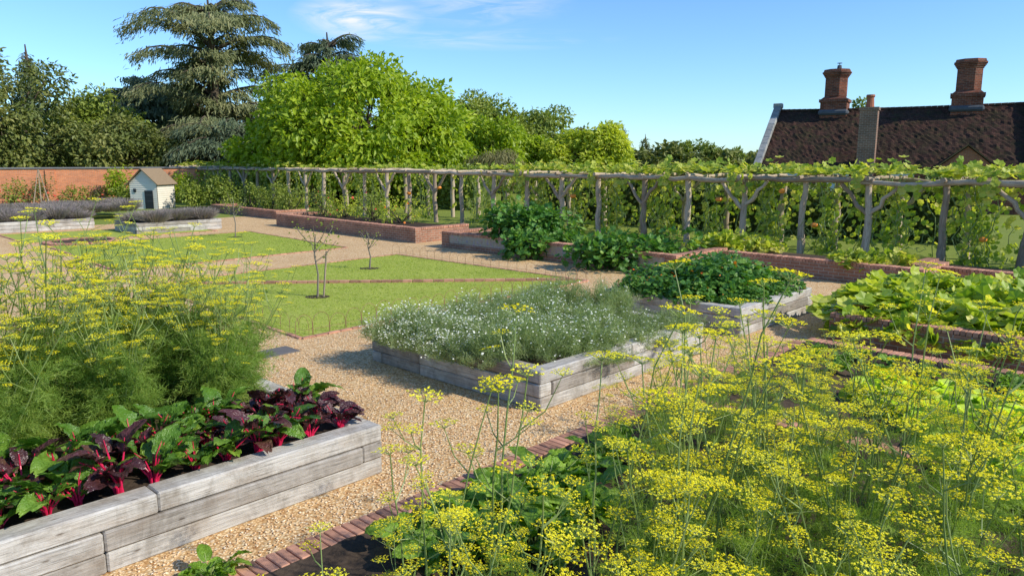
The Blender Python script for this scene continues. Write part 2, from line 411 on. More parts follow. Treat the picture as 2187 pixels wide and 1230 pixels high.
for i in range(n):
    for j in range(n): V.append(-A*(.1+11.8*i/(n-1))-B*(.1+8*j/(n-1))+Z*(.045+R_(-.02,.03)))
F=[[i*n+j,i*n+j+1,(i+1)*n+j+1,(i+1)*n+j] for i in range(n-1) for j in range(n-1)]
mb.add(V,F);part('soil',mb,[M_soil],t)
SB=np.array([4.85,11.1,0.])
t=thing('raised_bed',tuple(SB),'red brick raised bed overflowing with squash leaves','raised bed')
mb=MB()
p0=np.zeros(3);pa=A*3.4;pb=-B*6
seg(mb,p0,pb,.22,-.02,.36);seg(mb,-B*.11+A*.112,-B*.11+pa,.218,-.02,.358)
part('brick_wall',mb,[M_brick],t)
mb=MB();brick_border(mb,-p0,pb,.364,.43,.23);brick_border(mb,A*.12-B*.11,pa-B*.11,.362,.428,.23);part('coping',mb,[M_brickunit],t)
mb=MB();mb.add([A*.1-B*.1+Z*.34,A*.1+pb+Z*.34,pa+pb+Z*.34,pa-B*.1+Z*.34],[[0,1,2,3]]);part('soil',mb,[M_soil],t)
N=60000
P=np.c_[R_(-4.5,5.5,N),R_(4.0,13,N)**1.0,np.full(N,.008)]
keep=rng.random(N)<np.clip(1.25-(P[:,1]-4)/9,.15,1)
for c,la,lb in(((-1.12,6.17),-5.4,3.0),((.31,7.77),3.45,3.05),((3.5,11.2),2.7,2.6),(tuple(FB[:2]),-12,-9),(tuple(SB[:2]),3.4,-6),((-3.2,11.1),6,6)):
    keep&=~inrect(P,c,la,lb,.02)
P=P[keep];N=len(P)
TV=np.array([[1,0,0],[.3,.9,0],[-.8,.6,0],[-.9,-.5,0],[.2,-1,0],[.1,.1,.75],[0,0,-.5]],float)
TV[:5,2]=.15
TF=np.array([[i,(i+1)%5,5] for i in range(5)]+[[(i+1)%5,i,6] for i in range(5)])
mb=MB();d=rdir(N);d[:,2]*=.2
inst(mb,TV,TF,P,basis(d,np.tile(Z,(N,1))+.3*rdir(N)),np.c_[R_(.006,.016,N),R_(.006,.013,N),R_(.004,.008,N)])
solo('gravel_pebbles',mb,[M_peb],'loose golden gravel stones on the path','gravel',kind='stuff',smooth=True)
for c in((-3.35,10.3),):
    mb=MB();box(mb,(0,0,.008),(.28,.2,.01),(A,B,Z),.004);solo('paving_slab',mb,[M_slab],'dark grey stone paving slab set in gravel','paving slab',loc=(*c,0))
# ================================================================= BRICK PLANTERS + PERGOLA
D1=np.array([-1,1,0.])/math.sqrt(2);Nn=np.array([1,1,0.])/math.sqrt(2)
def pl(s,x,off=0): return np.array([x,s-x,0.])+Nn*off
def planter(s,x0,x1,depth,h,label,flint):
    c=pl(s,x0);t=thing('brick_planter',tuple(c),label,'planter',group='brick planters along the pergola')
    L=(pl(s,x1)-c);mb=MB()
    u=nrm(L)
    if flint:
        seg(mb,o,L,.24,-.02,.16);seg(mb,o,u*.34,.24,.16,h-.08);seg(mb,L-u*.34,L,.24,.16,h-.08)
        m2=MB();seg(m2,u*.34,L-u*.34,.2,.16,h-.08);part('flint_panel',m2,[M_flint],t)
    else: seg(mb,o,L,.24,-.02,h-.08)
    e=u*.12
    seg(mb,e+Nn*.12,e+Nn*depth,.238,-.02,h-.084);seg(mb,L-e+Nn*.12,L-e+Nn*depth,.238,-.02,h-.084)
    part('brick_wall',mb,[M_brick],t)
    mb=MB();brick_border(mb,o,L,h-.078,h,.26);brick_border(mb,e+Nn*.14,e+Nn*depth,h-.08,h-.002,.26);brick_border(mb,L-e+Nn*.14,L-e+Nn*depth,h-.08,h-.002,.26)
    part('coping',mb,[M_brickunit],t)
    mb=MB();mb.add([Nn*.1+Z*(h-.12),L+Nn*.1+Z*(h-.12),L+Nn*depth+Z*(h-.12),Nn*depth+Z*(h-.12)],[[0,1,2,3]]);part('soil',mb,[M_soil],t)
planter(21.3,-3.05,-9.6,2.2,.5,'red brick planter with brick coping beside the lawn',False)
planter(21.2,3.9,-2.1,2.2,.5,'flint and brick planter under trailing squash',True)
planter(24.0,8.6,4.7,1.6,.45,'low red brick planter below the pergola',False)
planter(25.6,13.2,8.9,1.4,.4,'red brick low planter behind the squash bed',False)
planter(23.5,-10.6,-15.5,1.4,.4,'far red brick planter end beside the lawn',False)
PS=29.2;DW=2.5
pc=pl(PS,0);perg=thing('pergola',tuple(pc),'long rustic timber pole pergola covered in squash vines','pergola')
xs=[14.47-1.27*i for i in range(31)]
def pole(p,q,r0,r1,wob=.03,n=7,name='post'):
    p=np.asarray(p,float);q=np.asarray(q,float);tt=np.linspace(0,1,n)[:,None]
    P=p+(q-p)*tt+rng.normal(size=(n,3))*wob*np.sin(tt*math.pi)
    mb=MB();tube(mb,P,np.linspace(r0,r1,n)*(1+.08*rng.normal(size=n)),9,cap=True,rough=.05)
    part(name,mb,[M_pole],perg,True)
for i,x in enumerate(xs):
    b=pl(PS,x)-pc
    for off in(0,DW):
        pb_=b+Nn*off+D1*R_(-.08,.08)
        pole(pb_,pb_+Z*R_(2.1,2.22)+D1*R_(-.07,.07),R_(.09,.11),R_(.075,.09))
    pole(b-Nn*R_(.2,.35)+Z*2.19,b+Nn*(DW+.25)+Z*2.19,.06,.05,name='cross_pole')
    if i%2==0 and i<len(xs)-1:
        for off in(0,DW):
            if off and i%4: continue
            for s in(-1,1):
                pole(b+Nn*(off-.03)+Z*1.25,b+Nn*(off-.03)+D1*s*.75+Z*2.08,.06,.05,.03,name='brace')
for off in(0,DW):
    for i in range(0,30,2):
        a_=pl(PS,xs[i])-pc;c_=pl(PS,xs[min(i+2,30)])-pc
        pole(a_-D1*.12+Nn*(off-.12)+Z*(2.12+R_(-.03,.03)),c_+D1*.2+Nn*(off-.12)+Z*(2.12+R_(-.03,.03)),.085,.06,.03,9,name='rail')
def vine_mesh(dens,topn):
    me=MB();stem=MB();cl=[]
    for k in range(10):
        x=R_(-.9,.9);P=[[x,R_(.0,.15),.1]]
        for z in np.linspace(.3,2.2,9):
            x+=R_(-.16,.16);P.append([x,R_(.0,.2),z]);cl.append(P[-1])
        tube(stem,P,.011,5)
    for k in range(9):
        P=[[R_(-.8,.8),-.1,R_(.2,1)]]
        for j in range(9): P.append([P[-1][0]+R_(-.14,.14),P[-1][1]+R_(-.05,.06),max(.05,P[-1][2]+R_(-.16,.18))])
        tube(stem,P,.008,4)
    cl=np.array(cl);sel=cl[rng.integers(0,len(cl),14)]
    n=dens;k=rng.integers(0,14,n)
    p=sel[k]+rng.normal(size=(n,3))*np.array([.2,.07,.28]);h=n//2
    p[:h]=cl[rng.integers(0,len(cl),h)]+rng.normal(size=(h,3))*.12
    p[:,2]=np.clip(p[:,2],.12,2.0);p[:,1]=np.maximum(p[:,1],-.02)+.08
    d=np.c_[rng.normal(size=n)*.6,-R_(0,.4,n),-R_(.1,1,n)];up=np.c_[rng.normal(size=n)*.5,-R_(.3,1,n),R_(.0,.9,n)]
    inst(me,*T_squash,p,basis(d,up),R_(.07,.17,n))
    n=topn
    if n:
        k=rng.integers(0,6,n);cx=R_(-.9,.9,6);hz=R_(.04,.15,6)
        p=np.c_[cx[k]+rng.normal(size=n)*.22,R_(-.08,2.8,n),2.27+np.abs(rng.normal(size=n))*hz[k]]
        d=np.c_[rng.normal(size=n),rng.normal(size=n),R_(-.1,.6,n)];up=np.c_[rng.normal(size=n)*.5,rng.normal(size=n)*.4-.4,np.ones(n)]
        inst(me,*T_squash,p,basis(d,up),R_(.12,.26,n))
        n=topn//14;c_=R_(-.8,.8);p=np.c_[R_(-.2,.2,n)+c_,R_(-.25,-.15,n),2.3-R_(0,1,n)**1.5*.5]
        inst(me,*T_squash,p,basis(np.c_[rng.normal(size=n)*.5,-R_(0,.5,n),-np.ones(n)],np.c_[rng.normal(size=n)*.4,-np.ones(n),R_(0,.6,n)]),R_(.12,.2,n))
    n=dens//4
    p=np.c_[R_(-1,1,n),DW+rng.normal(size=n)*.12,R_(.3,2.2,n)]
    inst(me,*T_squash,p,basis(rdir(n),np.c_[rng.normal(size=n)*.5,-np.ones(n),R_(0,.6,n)]),R_(.1,.2,n))
    return me.mesh('vine_leaves',[L_sqdry]),stem.mesh('vine_stem',[L_fenstem])
prot=[vine_mesh(dn,tn) for dn,tn in((330,180),(230,140),(400,200),(200,40),(280,30),(420,60),(280,190))]
for i in range(30):
    x=(xs[i]+xs[i+1])/2
    if i<12: v=[0,1,2,6,1][i%5]
    elif i in(13,15,18): continue
    elif i<21: v=3+(i%2)
    else: v=5
    t=thing('squash_vine',tuple(pl(PS,x)),'yellow green squash vine climbing the timber pergola','climbing plant','squash vines on the pergola',rot=math.atan2(-D1[1],-D1[0]))
    t.scale=(R_(.95,1.1),1,R_(.97,1.03))
    part('vine_leaves',prot[v][0],None,t);part('vine_stem',prot[v][1],None,t)
def pumpkin(col_mat,loc,s,label):
    t=thing('pumpkin',loc,label,'pumpkin','pumpkins hanging in the vines')
    mb=MB();n=20;m_=9;V=[];F=[]
    for j in range(m_):
        ph=math.pi*j/(m_-1)
        for i in range(n):
            a=2*math.pi*i/n;r=math.sin(ph)*(1+.07*math.cos(a*8))
            V.append([s*r*math.cos(a),s*r*math.sin(a),s*.8*math.cos(ph)*(1-.15*(1-math.sin(ph)))])
    F=[[j*n+i,(j+1)*n+i,(j+1)*n+(i+1)%n,j*n+(i+1)%n] for j in range(m_-1) for i in range(n)]
    mb.add(V,F);part('skin',mb,[col_mat],t,True)
    mb=MB();tube(mb,[[0,0,s*.6],[0,0,s*.95],[s*.15,0,s*1.25]],[s*.13,s*.08,s*.07],6);part('stalk',mb,[L_fenstem],t)
for x,z in((8.4,.9),(7.7,1.8),(6.3,1.5),(2.2,1.4),(-3.1,1.5),(-4.6,1.2),(11.3,.8)):
    pumpkin(M_pump,tuple(pl(PS,x)+Z*z-Nn*.02),R_(.08,.11),'round orange pumpkin hanging among vine leaves')
# ================================================================= SHRUBS
def shrub(name,loc,rx,ry,rz,n,ls,mat,label,cat='shrub',tmpl=T_leaf,lobes=9,group=None,flow=None,nf=0,base=.0,fs=.06,flat=False):
    t=thing(name,(*loc[:2],loc[2] if len(loc)>2 else 0),label,cat,group)
    mb=MB();st=MB()
    for k in range(lobes):
        a=R_(0,6.28);q=math.sqrt(R_(0,1));c=np.array([rx*.7*q*math.cos(a),ry*.7*q*math.sin(a),base+rz*R_(.25,.7)]);r=np.array([rx*.42,ry*.42,rz*.36])*R_(.6,1.2)
        c[2]=max(c[2],r[2]*.9)
        p,d=scatter_shell(n//lobes,c,r,.45);p[:,2]=np.maximum(p[:,2],.02)
        m_=len(p);dd=d+np.array([0,0,-.35])+.6*rdir(m_);up=d+Z*.6+.5*rdir(m_)
        inst(mb,*tmpl,p,basis(dd,up),R_(.6,1.25,m_)*ls)
        tube(st,[[0,0,0],c*.5,c],[.03,.02,.008],5)
    part('foliage',mb,[mat],t);part('stem',st,[M_bark],t)
    if nf:
        fb=MB();d=rdir(nf);d[:,2]=np.abs(d[:,2]);p=d*np.array([rx,ry,rz*.95])*R_(.75,.98,nf)[:,None];p[:,2]+=base*.5
        inst(fb,*T_round,p,basis(rdir(nf),d+Z*.5),R_(.7,1.2,nf)*fs);part('flowers',fb,[flow],t)
    return t
def onpl(s,x,off,z=0): p=pl(s,x,off);return(p[0],p[1],z)
shrub('trailing_squash',onpl(21.2,-.2,.9,.3),1.6,1.2,1.15,1900,.15,L_nast,'dense dark green leafy bush spilling over the planter','shrub',T_squash,18)
shrub('trailing_squash',onpl(21.2,.7,.1,.0),1.1,.8,.85,800,.15,L_nast,'dark green foliage trailing over planter onto gravel','shrub',T_squash,11)
shrub('trailing_squash',onpl(21.2,2.9,.3,.05),1.8,1.0,.9,1600,.15,L_nast,'low green leafy mound over the flint planter','shrub',T_squash,16)
shrub('trailing_squash',onpl(24,5.2,1.0,.2),1.3,1.0,.6,800,.16,L_sqdry,'sprawling vine foliage on the brick planter','shrub',T_squash,8)
shrub('trailing_squash',onpl(24,7.6,.7,.1),1.0,.8,.6,500,.16,L_sqdry,'sprawling vine foliage on the brick planter','shrub',T_squash,6)
for x in(-5.2,-6.5,-7.8,-9):
    shrub('climbing_plant',onpl(21.3,x,1.6,.35),.8,.7,R_(1.0,1.6),480,.1,L_yellow if x in(-5.2,-7.8) else L_mid,'leafy green climber growing from the brick planter','plant',T_leaf,9,'climbers on the planter',L_red if x!=-5.2 else L_orange,10,fs=.09)
for x in(-11,-12.5,-14):
    shrub('climbing_plant',onpl(23.5,x,1.0,.2),.9,.8,1.4,900,.12,L_mid,'leafy green climber beside the far brick planter','plant',T_leaf,8,'climbers on the planter')
def hedge(p,q,w,h,n,ls,mat,label,top=.15):
    p=np.array([*p,0.]);q=np.array([*q,0.]);mb=MB();d=q-p;L=np.linalg.norm(d);x=d/L;y=np.cross(Z,x)
    u=R_(0,L,n);v=R_(-1,1,n);z=R_(0.02,1,n)**.8*h;f=rng.random(n)
    top_=f<.4;side=~top_
    v[side]=np.sign(v[side])*R_(.75,1.1,side.sum());z[top_]=h*R_(.85,1,top_.sum())
    zz=z*(1+top*np.sin(u*.9)*np.sin(u*.37+1)+top*.5*np.sin(u*2.3))
    P=p+x*u[:,None]+y*(v*w/2)[:,None]+Z*zz[:,None]
    inst(mb,*T_leaf,P,basis(rdir(n)-Z*.3,y*np.sign(v)[:,None]*.6+Z*.6+.6*rdir(n)),R_(.6,1.3,n)*ls)
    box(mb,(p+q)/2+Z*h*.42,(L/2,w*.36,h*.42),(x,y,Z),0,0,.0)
    o_=link(bpy.data.objects.new('hedge',mb.mesh('hedge',[mat])));meta(o_,label,'hedge');return o_
L_hedge=leafmat('leaf_hedge_dark',[(.05,.075,.02),(.11,.15,.03),(.2,.22,.06)],.55,.25,nsc=.4)  # dark green leaf colours of the hedge itself
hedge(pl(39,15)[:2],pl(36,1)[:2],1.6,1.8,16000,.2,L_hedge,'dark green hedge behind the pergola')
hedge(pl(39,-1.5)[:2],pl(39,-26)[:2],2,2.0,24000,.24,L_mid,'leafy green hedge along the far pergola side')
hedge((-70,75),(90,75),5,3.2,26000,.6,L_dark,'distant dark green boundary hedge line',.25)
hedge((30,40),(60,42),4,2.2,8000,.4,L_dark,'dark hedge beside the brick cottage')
# ================================================================= PLANTS IN BEDS
def feather_mound(r,h,n,nf):
    mb=MB();fb=MB()
    ns=80;a=R_(0,6.28,ns);q=np.sqrt(R_(0,1,ns));T=np.c_[r*1.2*q*np.cos(a),r*1.2*q*np.sin(a),h*(1-.5*q**2)*R_(.55,1.2,ns)]
    Bs=T*np.array([.35,.35,0]);k=rng.integers(0,ns,n);f=R_(.25,1.02,n)**.7
    P0=Bs[k]*(1-f)[:,None]+T[k]*f[:,None]+rng.normal(size=(n,3))*.028;dd=rdir(n);dd[:,2]=np.abs(dd[:,2])+.2
    strips(mb,P0,P0+dd*R_(.03,.075,n)[:,None],.0048)
    strips(mb,Bs,T,.008)
    k=rng.integers(0,ns,nf);P=T[k]+rng.normal(size=(nf,3))*np.array([.06,.06,.035])+Z*.04
    inst(fb,*T_round,P,basis(rdir(nf),Z+.6*rdir(nf)),R_(.013,.028,nf))
    return mb.mesh('foliage',[L_cham]),fb.mesh('flowers',[L_white])
fm=[feather_mound(.42,.44,5400,nf) for k,nf in enumerate((430,170,40))]
c0=np.array([.31,7.77,0])
sites=[(.42+i*.64,.4+j*.55,0) for i in range(5) for j in range(5)]+[(.06,1.0+.42*k,1) for k in range(5)]+[(1.2,.12,1),(2.3,.1,1),(.3+.5,2.95,1),(1.7,2.95,1),(3.2,2.3,1)]
for u,v,edge in sites:
    u+=R_(-.17,.17)*(1-edge);v+=R_(-.17,.17)*(1-edge)
    white=(v>1.7 and u<1.1) or (u<.5 and v>1.)
    k=0 if white else (1 if rng.random()<.5 else 2)
    p=c0+A*u+B*v
    t=thing('chamomile',(p[0],p[1],.34 if not edge else .3),'feathery grey green plant with tiny white daisies' if k<2 else 'feathery grey green plant with few flowers','flowering plant','chamomile plants in the sleeper bed',rot=R_(0,6))
    s=R_(.85,1.2)*(.8 if edge else 1);t.scale=(s,s,(R_(.65,1.0) if rng.random()<.75 else R_(1.0,1.25))*(.75 if edge else 1)*(.7 if v<.5 else 1));part('foliage',fm[k][0],None,t);part('flowers',fm[k][1],None,t)
def leafmound(r,h,n,ls,mat,tmpl,nf=0,fm_=None,fsz=.03):
    mb=MB();fb=None
    a=R_(0,6.28,n);q=np.sqrt(R_(0,1,n));z=h*(1-.75*q**2.5)*R_(.5,1.1,n)
    P=np.c_[r*q*np.cos(a),r*q*np.sin(a),z]
    out=np.c_[np.cos(a)*q,np.sin(a)*q,np.zeros(n)]
    inst(mb,*tmpl,P,basis(rdir(n)*np.array([1,1,.4])+out,Z+out*.8+.55*rdir(n)),R_(.5,1.25,n)*ls)
    m_=n//5;k=rng.integers(0,n,m_);strips(mb,P[k]*np.array([.4,.4,0]),P[k],.008)
    me=mb.mesh('foliage',[mat])
    if nf:
        fb=MB();a=R_(0,6.28,nf);q=np.sqrt(R_(0,1,nf));P=np.c_[r*q*np.cos(a),r*q*np.sin(a),h*(1-.75*q**2.5)*1.04]
        inst(fb,*T_round,P,basis(rdir(nf),Z+rdir(nf)),R_(.8,1.3,nf)*fsz);fb=fb.mesh('flowers',[fm_])
    return me,fb
nm=[leafmound(.62,.6,620,.1,L_nast,T_round,7,L_orange,.045) for _ in range(3)]
c0=np.array([3.5,11.2,0])
for i in range(4):
    for j in range(4):
        p=c0+A*(.3+i*.66+R_(-.1,.1))+B*(.35+j*.62+R_(-.1,.1));k=rng.integers(3)
        t=thing('nasturtium',(p[0],p[1],.36),'dark green nasturtium mound with orange flowers','flowering plant','nasturtium plants in the sleeper bed',rot=R_(0,6))
        s=R_(.8,1.1)*(1 if j>0 else .6)*(.65 if i==0 else 1);t.scale=(s,s,s*R_(.8,1.15));part('foliage',nm[k][0],None,t);part('flowers',nm[k][1],None,t)
sm=[leafmound(.85,.48,210,.26,L_squash,T_squash,3,L_flow,.14) for _ in range(3)]
for i in range(5):
    for j in range(7):
        p=SB+A*(.1+i*.78+R_(-.12,.12))-B*(.3+j*.8+R_(-.15,.15));k=rng.integers(3)
        t=thing('squash_plant',(p[0],p[1],.28 if i else .14),'sprawling squash plant with broad yellow green leaves','squash plant','squash plants in the brick bed',rot=R_(0,6))
        s=R_(.8,1.1)*(.5 if i==0 else 1);t.scale=(s,s,s*R_(.7,1.15)*(1.2 if i==0 else 1));part('foliage',sm[k][0],None,t);part('flowers',sm[k][1],None,t)
def chard(n,H_,purple,sp=.5,ls=.25,mat=None,up_=(.0,1.1)):
    lv=MB();stv=MB()
    for k in range(n):
        a=R_(0,6.28);lean=R_(.08,sp);h=H_*R_(.35,1.0)
        d=np.array([math.cos(a),math.sin(a),0]);tip=d*lean*h+Z*h*.58
        P=[np.zeros(3)+d*.02,d*lean*h*.35+Z*h*.28,tip];tube(stv,P,[.012,.009,.006],6)
        dirv=nrm(d*R_(.3,1.)+Z*R_(*up_));up=-d*.6+Z*.7+.5*rdir(1)[0]
        TV,TF=T_chard[k%6];inst(lv,TV,TF,tip[None],basis(dirv[None],up[None]),np.array([[1,1,1]])*ls*R_(.6,1.1))
        tube(stv,[tip,tip+dirv*ls*.4],[.006,.003],4)
    return lv.mesh('leaves',[mat or (L_chardp if purple else L_chardg)],True),stv.mesh('stalks',[L_pink])
cg=[chard(14,.48,False,.5,.29,None,(.25,1.3)) for _ in range(3)];cp=[chard(15,.52,True,.45,.25,None,(.25,1.4)) for _ in range(3)]
c0=np.array([-1.12,6.17,0])
for i in range(18):
    for j in range(3):
        s_=.26+i*.25+R_(-.05,.05)
        p=c0-A*s_+B*(.3+j*.3+R_(-.05,.05))
        pur=(s_<1.45 and rng.random()<(.8 if j<2 else .5)) or (s_>=1.45 and rng.random()<(.22 if s_<2.2 else .08))
        if .75<s_<.95: pur=rng.random()<.3
        g=(cp if pur else cg)[rng.integers(3)]
        t=thing('chard_plant',(p[0],p[1],.38),'dark purple chard with magenta stalks' if pur else 'glossy green chard with magenta stalks','chard','chard plants in the oak bed',rot=R_(0,6))
        s=R_(.65,1.0);t.scale=(s,)*3;part('leaves',g[0],None,t);part('stalks',g[1],None,t)
sp_=[chard(22,.36,False,.8,.25,L_spin) for _ in range(2)]
for me_ in sp_: me_[1].materials[0]=L_fenstem
for x,y,s in((.1,5.45,1),(-.15,4.95,1),(.4,5.0,1),(.05,5.2,1),(.3,5.6,1),(-.4,5.1,.9),(.6,5.9,.9),(-.05,4.6,1),(.8,6.2,.8),(.5,5.4,1),(-.65,4.8,.7),(-.45,4.6,.7),(.15,4.75,1),(1.05,6.5,.7)):
    t=thing('spinach_plant',(x,y,.06),'broad leaved green spinach plant beside brick edging','leafy vegetable','spinach plants in the brick bed',rot=R_(0,6))
    g=sp_[rng.integers(2)];t.scale=(s,)*3;part('leaves',g[0],None,t);part('stalks',g[1],None,t)
t=thing('spinach_plant',(-1.95,4.45,.0),'small self sown green leafy plant in gravel','leafy vegetable',rot=1);t.scale=(.55,)*3;part('leaves',sp_[0][0],None,t);part('stalks',sp_[0][1],None,t)
def lett():
    mb=MB();n=46;k=np.arange(n);a=k*2.4;q=k/n
    P=np.c_[np.cos(a)*q*.06,np.sin(a)*q*.06,np.full(n,.02)]
    out=np.c_[np.cos(a),np.sin(a),np.zeros(n)]
    inst(mb,*T_lett,P,basis(out*(.25+q[:,None])+Z*(1.2-q[:,None]),Z*.6-out*.6+.2*rdir(n)),R_(.12,.24,n));return mb.mesh('leaves',[L_lett],True)
lm=[lett() for _ in range(2)]
for i in range(9):
    for j in range(10):
        p=FB-A*(1.6+i*.3+R_(-.04,.04))-B*(1.7+j*.34+R_(-.04,.04))
        if p[0]<3.9: continue
        t=thing('lettuce',(p[0],p[1],.06),'bright lime green frilly lettuce in dark soil','lettuce','rows of lettuces',rot=R_(0,6));t.scale=(R_(.9,1.2),)*3
        part('leaves',lm[(i+j)%2],None,t)
for i in range(3):
    for j in range(9):
        p=FB-A*(.45+i*.42+R_(-.06,.06))-B*(.5+j*.45+R_(-.08,.08))
        t=thing('seedling',(p[0],p[1],.06),'small green vegetable seedling in dark soil','seedling','rows of seedlings',rot=R_(0,6));t.scale=(R_(.3,.6),)*3
        part('leaves',sp_[0][0],None,t)
def lav(n):
    mb=MB();a=R_(0,6.28,n);q=np.sqrt(R_(0,1,n));P0=np.c_[.3*q*np.cos(a),.3*q*np.sin(a),R_(0,.2,n)];P1=np.c_[.7*q*np.cos(a),.7*q*np.sin(a),R_(.2,.5,n)]
    strips(mb,P0,P1,.014);return mb.mesh('spikes',[L_lav])
lvm=[lav(1000),lav(1000)]
def lavrow(c,la,lb,na,nb):
    for i in range(na):
        for j in range(nb):
            p=np.array([*c,0.])+A*(.5+(la-1)*i/max(1,na-1))+B*(.5+(lb-1)*j/max(1,nb-1))+.15*rng.normal(size=3)
            t=thing('lavender',(p[0],p[1],.3),'faded purple grey lavender clump','lavender','lavender clumps in sleeper beds',rot=R_(0,6));t.scale=(1,1,R_(.7,1.2));part('spikes',lvm[(i+j)%2],None,t)
lavrow((-13.6,27.1),3.2,2.2,5,3);lavrow((-22.5,23.5),8.6,3.6,12,5);lavrow((-20.5,31.5),5,4,6,4)
# ================================================================= FENNEL
def frond_tmpl(n=80,seed=1):
    r=np.random.default_rng(seed)
    t_=r.uniform(.12,1,n);ax=np.c_[np.zeros(n),t_,.25*t_-.45*t_**2]
    out=r.normal(size=(n,3));out[:,1]=np.abs(out[:,1])*.8+.3;out=nrm(out)
    L=.3*(1.1-t_)+.05
    P0=ax;P1=ax+out*L[:,None]
    k=r.integers(0,n,n);f=r.uniform(.3,.95,n);Q0=P0[k]+(P1-P0)[k]*f[:,None];o2=nrm(out[k]+.8*r.normal(size=(n,3)));Q1=Q0+o2*(.1*r.uniform(.5,1.2,n))[:,None]
    a0=np.concatenate([P0,Q0]);a1=np.concatenate([P1,Q1]);s=nrm(np.cross(a1-a0,r.normal(size=a0.shape)))*.0045
    V=np.stack([a0-s,a0+s,a1+s*.6,a1-s*.6],1).reshape(-1,3);N=len(a0)
    return V,np.arange(4*N).reshape(N,4)
T_fr=[frond_tmpl(55,s) for s in(1,2,3)]
def umbel_tmpl(seed,rays=20):
    r=np.random.default_rng(seed);VS=[];VF=[]
    for k in range(rays):
        a=2.4*k;q=math.sqrt((k+.5)/rays);tip=np.array([q*math.cos(a),q*math.sin(a),.48-.1*q*q])*r.uniform(.9,1.1)
        s=nrm(np.cross(tip,r.normal(size=3)))*.016
        VS+= [-s,s,tip+s,tip-s]
        for j in range(9):
            p=tip+np.array([r.normal()*.08,r.normal()*.08,r.uniform(-.02,.06)])
            n_=nrm(np.array([0,0,1.])+.45*r.normal(size=3));e=nrm(np.cross(n_,r.normal(size=3)));d=np.cross(e,n_);w=r.uniform(.047,.072)
            VF+=[p-e*w,p-d*w,p+e*w,p+d*w]
    VS=np.array(VS);VF=np.array(VF)
    return (VS,np.arange(len(VS)).reshape(-1,4)),(VF,np.arange(len(VF)).reshape(-1,4))
T_um=[umbel_tmpl(s,15+3*s) for s in range(3)]
def fennel(h,nst,spread,nfr,usz,lowf=.6,frl=.3,hmin=.6,nb=(3,6),lm_=None,bl=1.,us=(.5,1.)):
    st=MB();lf=MB();fl=MB();tips=[];fp=[];fd=[]
    for i in range(nst):
        a=R_(0,6.28);d=np.array([math.cos(a),math.sin(a),0]);hh=h*R_(hmin,1.02);ln=R_(.05,spread)
        n=8;tt=np.linspace(0,1,n)
        P=d*.06+d*(ln*hh*tt**1.4)[:,None]+Z*(hh*tt)[:,None]+np.cumsum(rng.normal(size=(n,3)),0)*.014
        tube(st,P,np.linspace(.0095,.0038,n),6)
        tips.append((P[-1],P[-1]-P[-2],R_(.9,1.25)))
        for b in range(rng.integers(*nb)):
            f=R_(.42,.95);j=int(f*(n-1));q=P[j]+(P[min(j+1,n-1)]-P[j])*(f*(n-1)-j)
            aa=R_(0,6.28);L=R_(.14,.4)*min(1,h/1.5)*bl;dd=np.array([math.cos(aa),math.sin(aa),0])
            e=q+dd*L*.6+Z*L*.8
            tube(st,[q,q+dd*L*.36+Z*L*.28,e],[.005,.0038,.0026],4)
            tips.append((e,dd*.3+Z,R_(*us)))
            if rng.random()<.4:
                e2=q+dd*L*.8+Z*L*.45+rdir(1)[0]*.05;tube(st,[q+dd*L*.36+Z*L*.28,e2],[.0028,.002],4);tips.append((e2,dd+Z,R_(.4,.7)))
        m_=int(nfr/nst)
        for k in range(m_):
            f=R_(.02,1)**1.2*lowf;j=min(int(f*(n-1)),n-2);q=P[j]+(P[j+1]-P[j])*(f*(n-1)-j)
            aa=R_(0,6.28);fp.append(q);fd.append([math.cos(aa),math.sin(aa),R_(-.1,1.1)])
    pos=np.array([x[0] for x in tips]);dr=nrm(np.array([x[1] for x in tips]));sz=np.array([x[2] for x in tips])*usz
    zz=nrm(dr*.5+Z+.22*rdir(len(pos)));xx=nrm(np.cross(zz,rdir(len(pos))));yy=np.cross(zz,xx);Rm=np.stack([xx,yy,zz],-1)
    k=rng.integers(0,3,len(pos))
    for v in range(3):
        mk=k==v
        inst(st,*T_um[v][0],pos[mk],Rm[mk],sz[mk]);inst(fl,*T_um[v][1],pos[mk],Rm[mk],sz[mk],rnd=R_(0,1,mk.sum()))
    fp=np.array(fp);fd=np.array(fd)
    if len(fp):
        k=rng.integers(0,3,len(fp))
        for v in range(3):
            mk=k==v;inst(lf,*T_fr[v],fp[mk],basis(fd[mk],Z+.5*rdir(mk.sum())),R_(.7,1.3,mk.sum())*frl)
    return [(n_,m_.mesh(n_,[mt])) for n_,m_,mt in(('stem',st,L_fenstem),('leaves',lf,lm_ or L_fen),('flower_heads',fl,L_flow))]
FV=[fennel(1.5,5,.38,55,.088,.6,.3,.55,(3,5),us=(.55,1.05)) for _ in range(6)]
FL=[fennel(1.72,12,.52,260,.074,.58,.36,.55,(4,8),L_fend,1.3) for _ in range(4)]
FW=[fennel(1.95,3,.22,12,.1,.4,.3,.75,(3,5)) for _ in range(3)]
def putf(V,x,y,z,s,label,group,k=None):
    k=rng.integers(len(V)) if k is None else k
    t=thing('fennel_plant',(x,y,z),label,'fennel',group,rot=R_(0,6.28));t.scale=(s,s,s)
    for n_,me in V[k]: part(n_,me,None,t)
lab='tall fennel with flat yellow flower heads in brick bed'
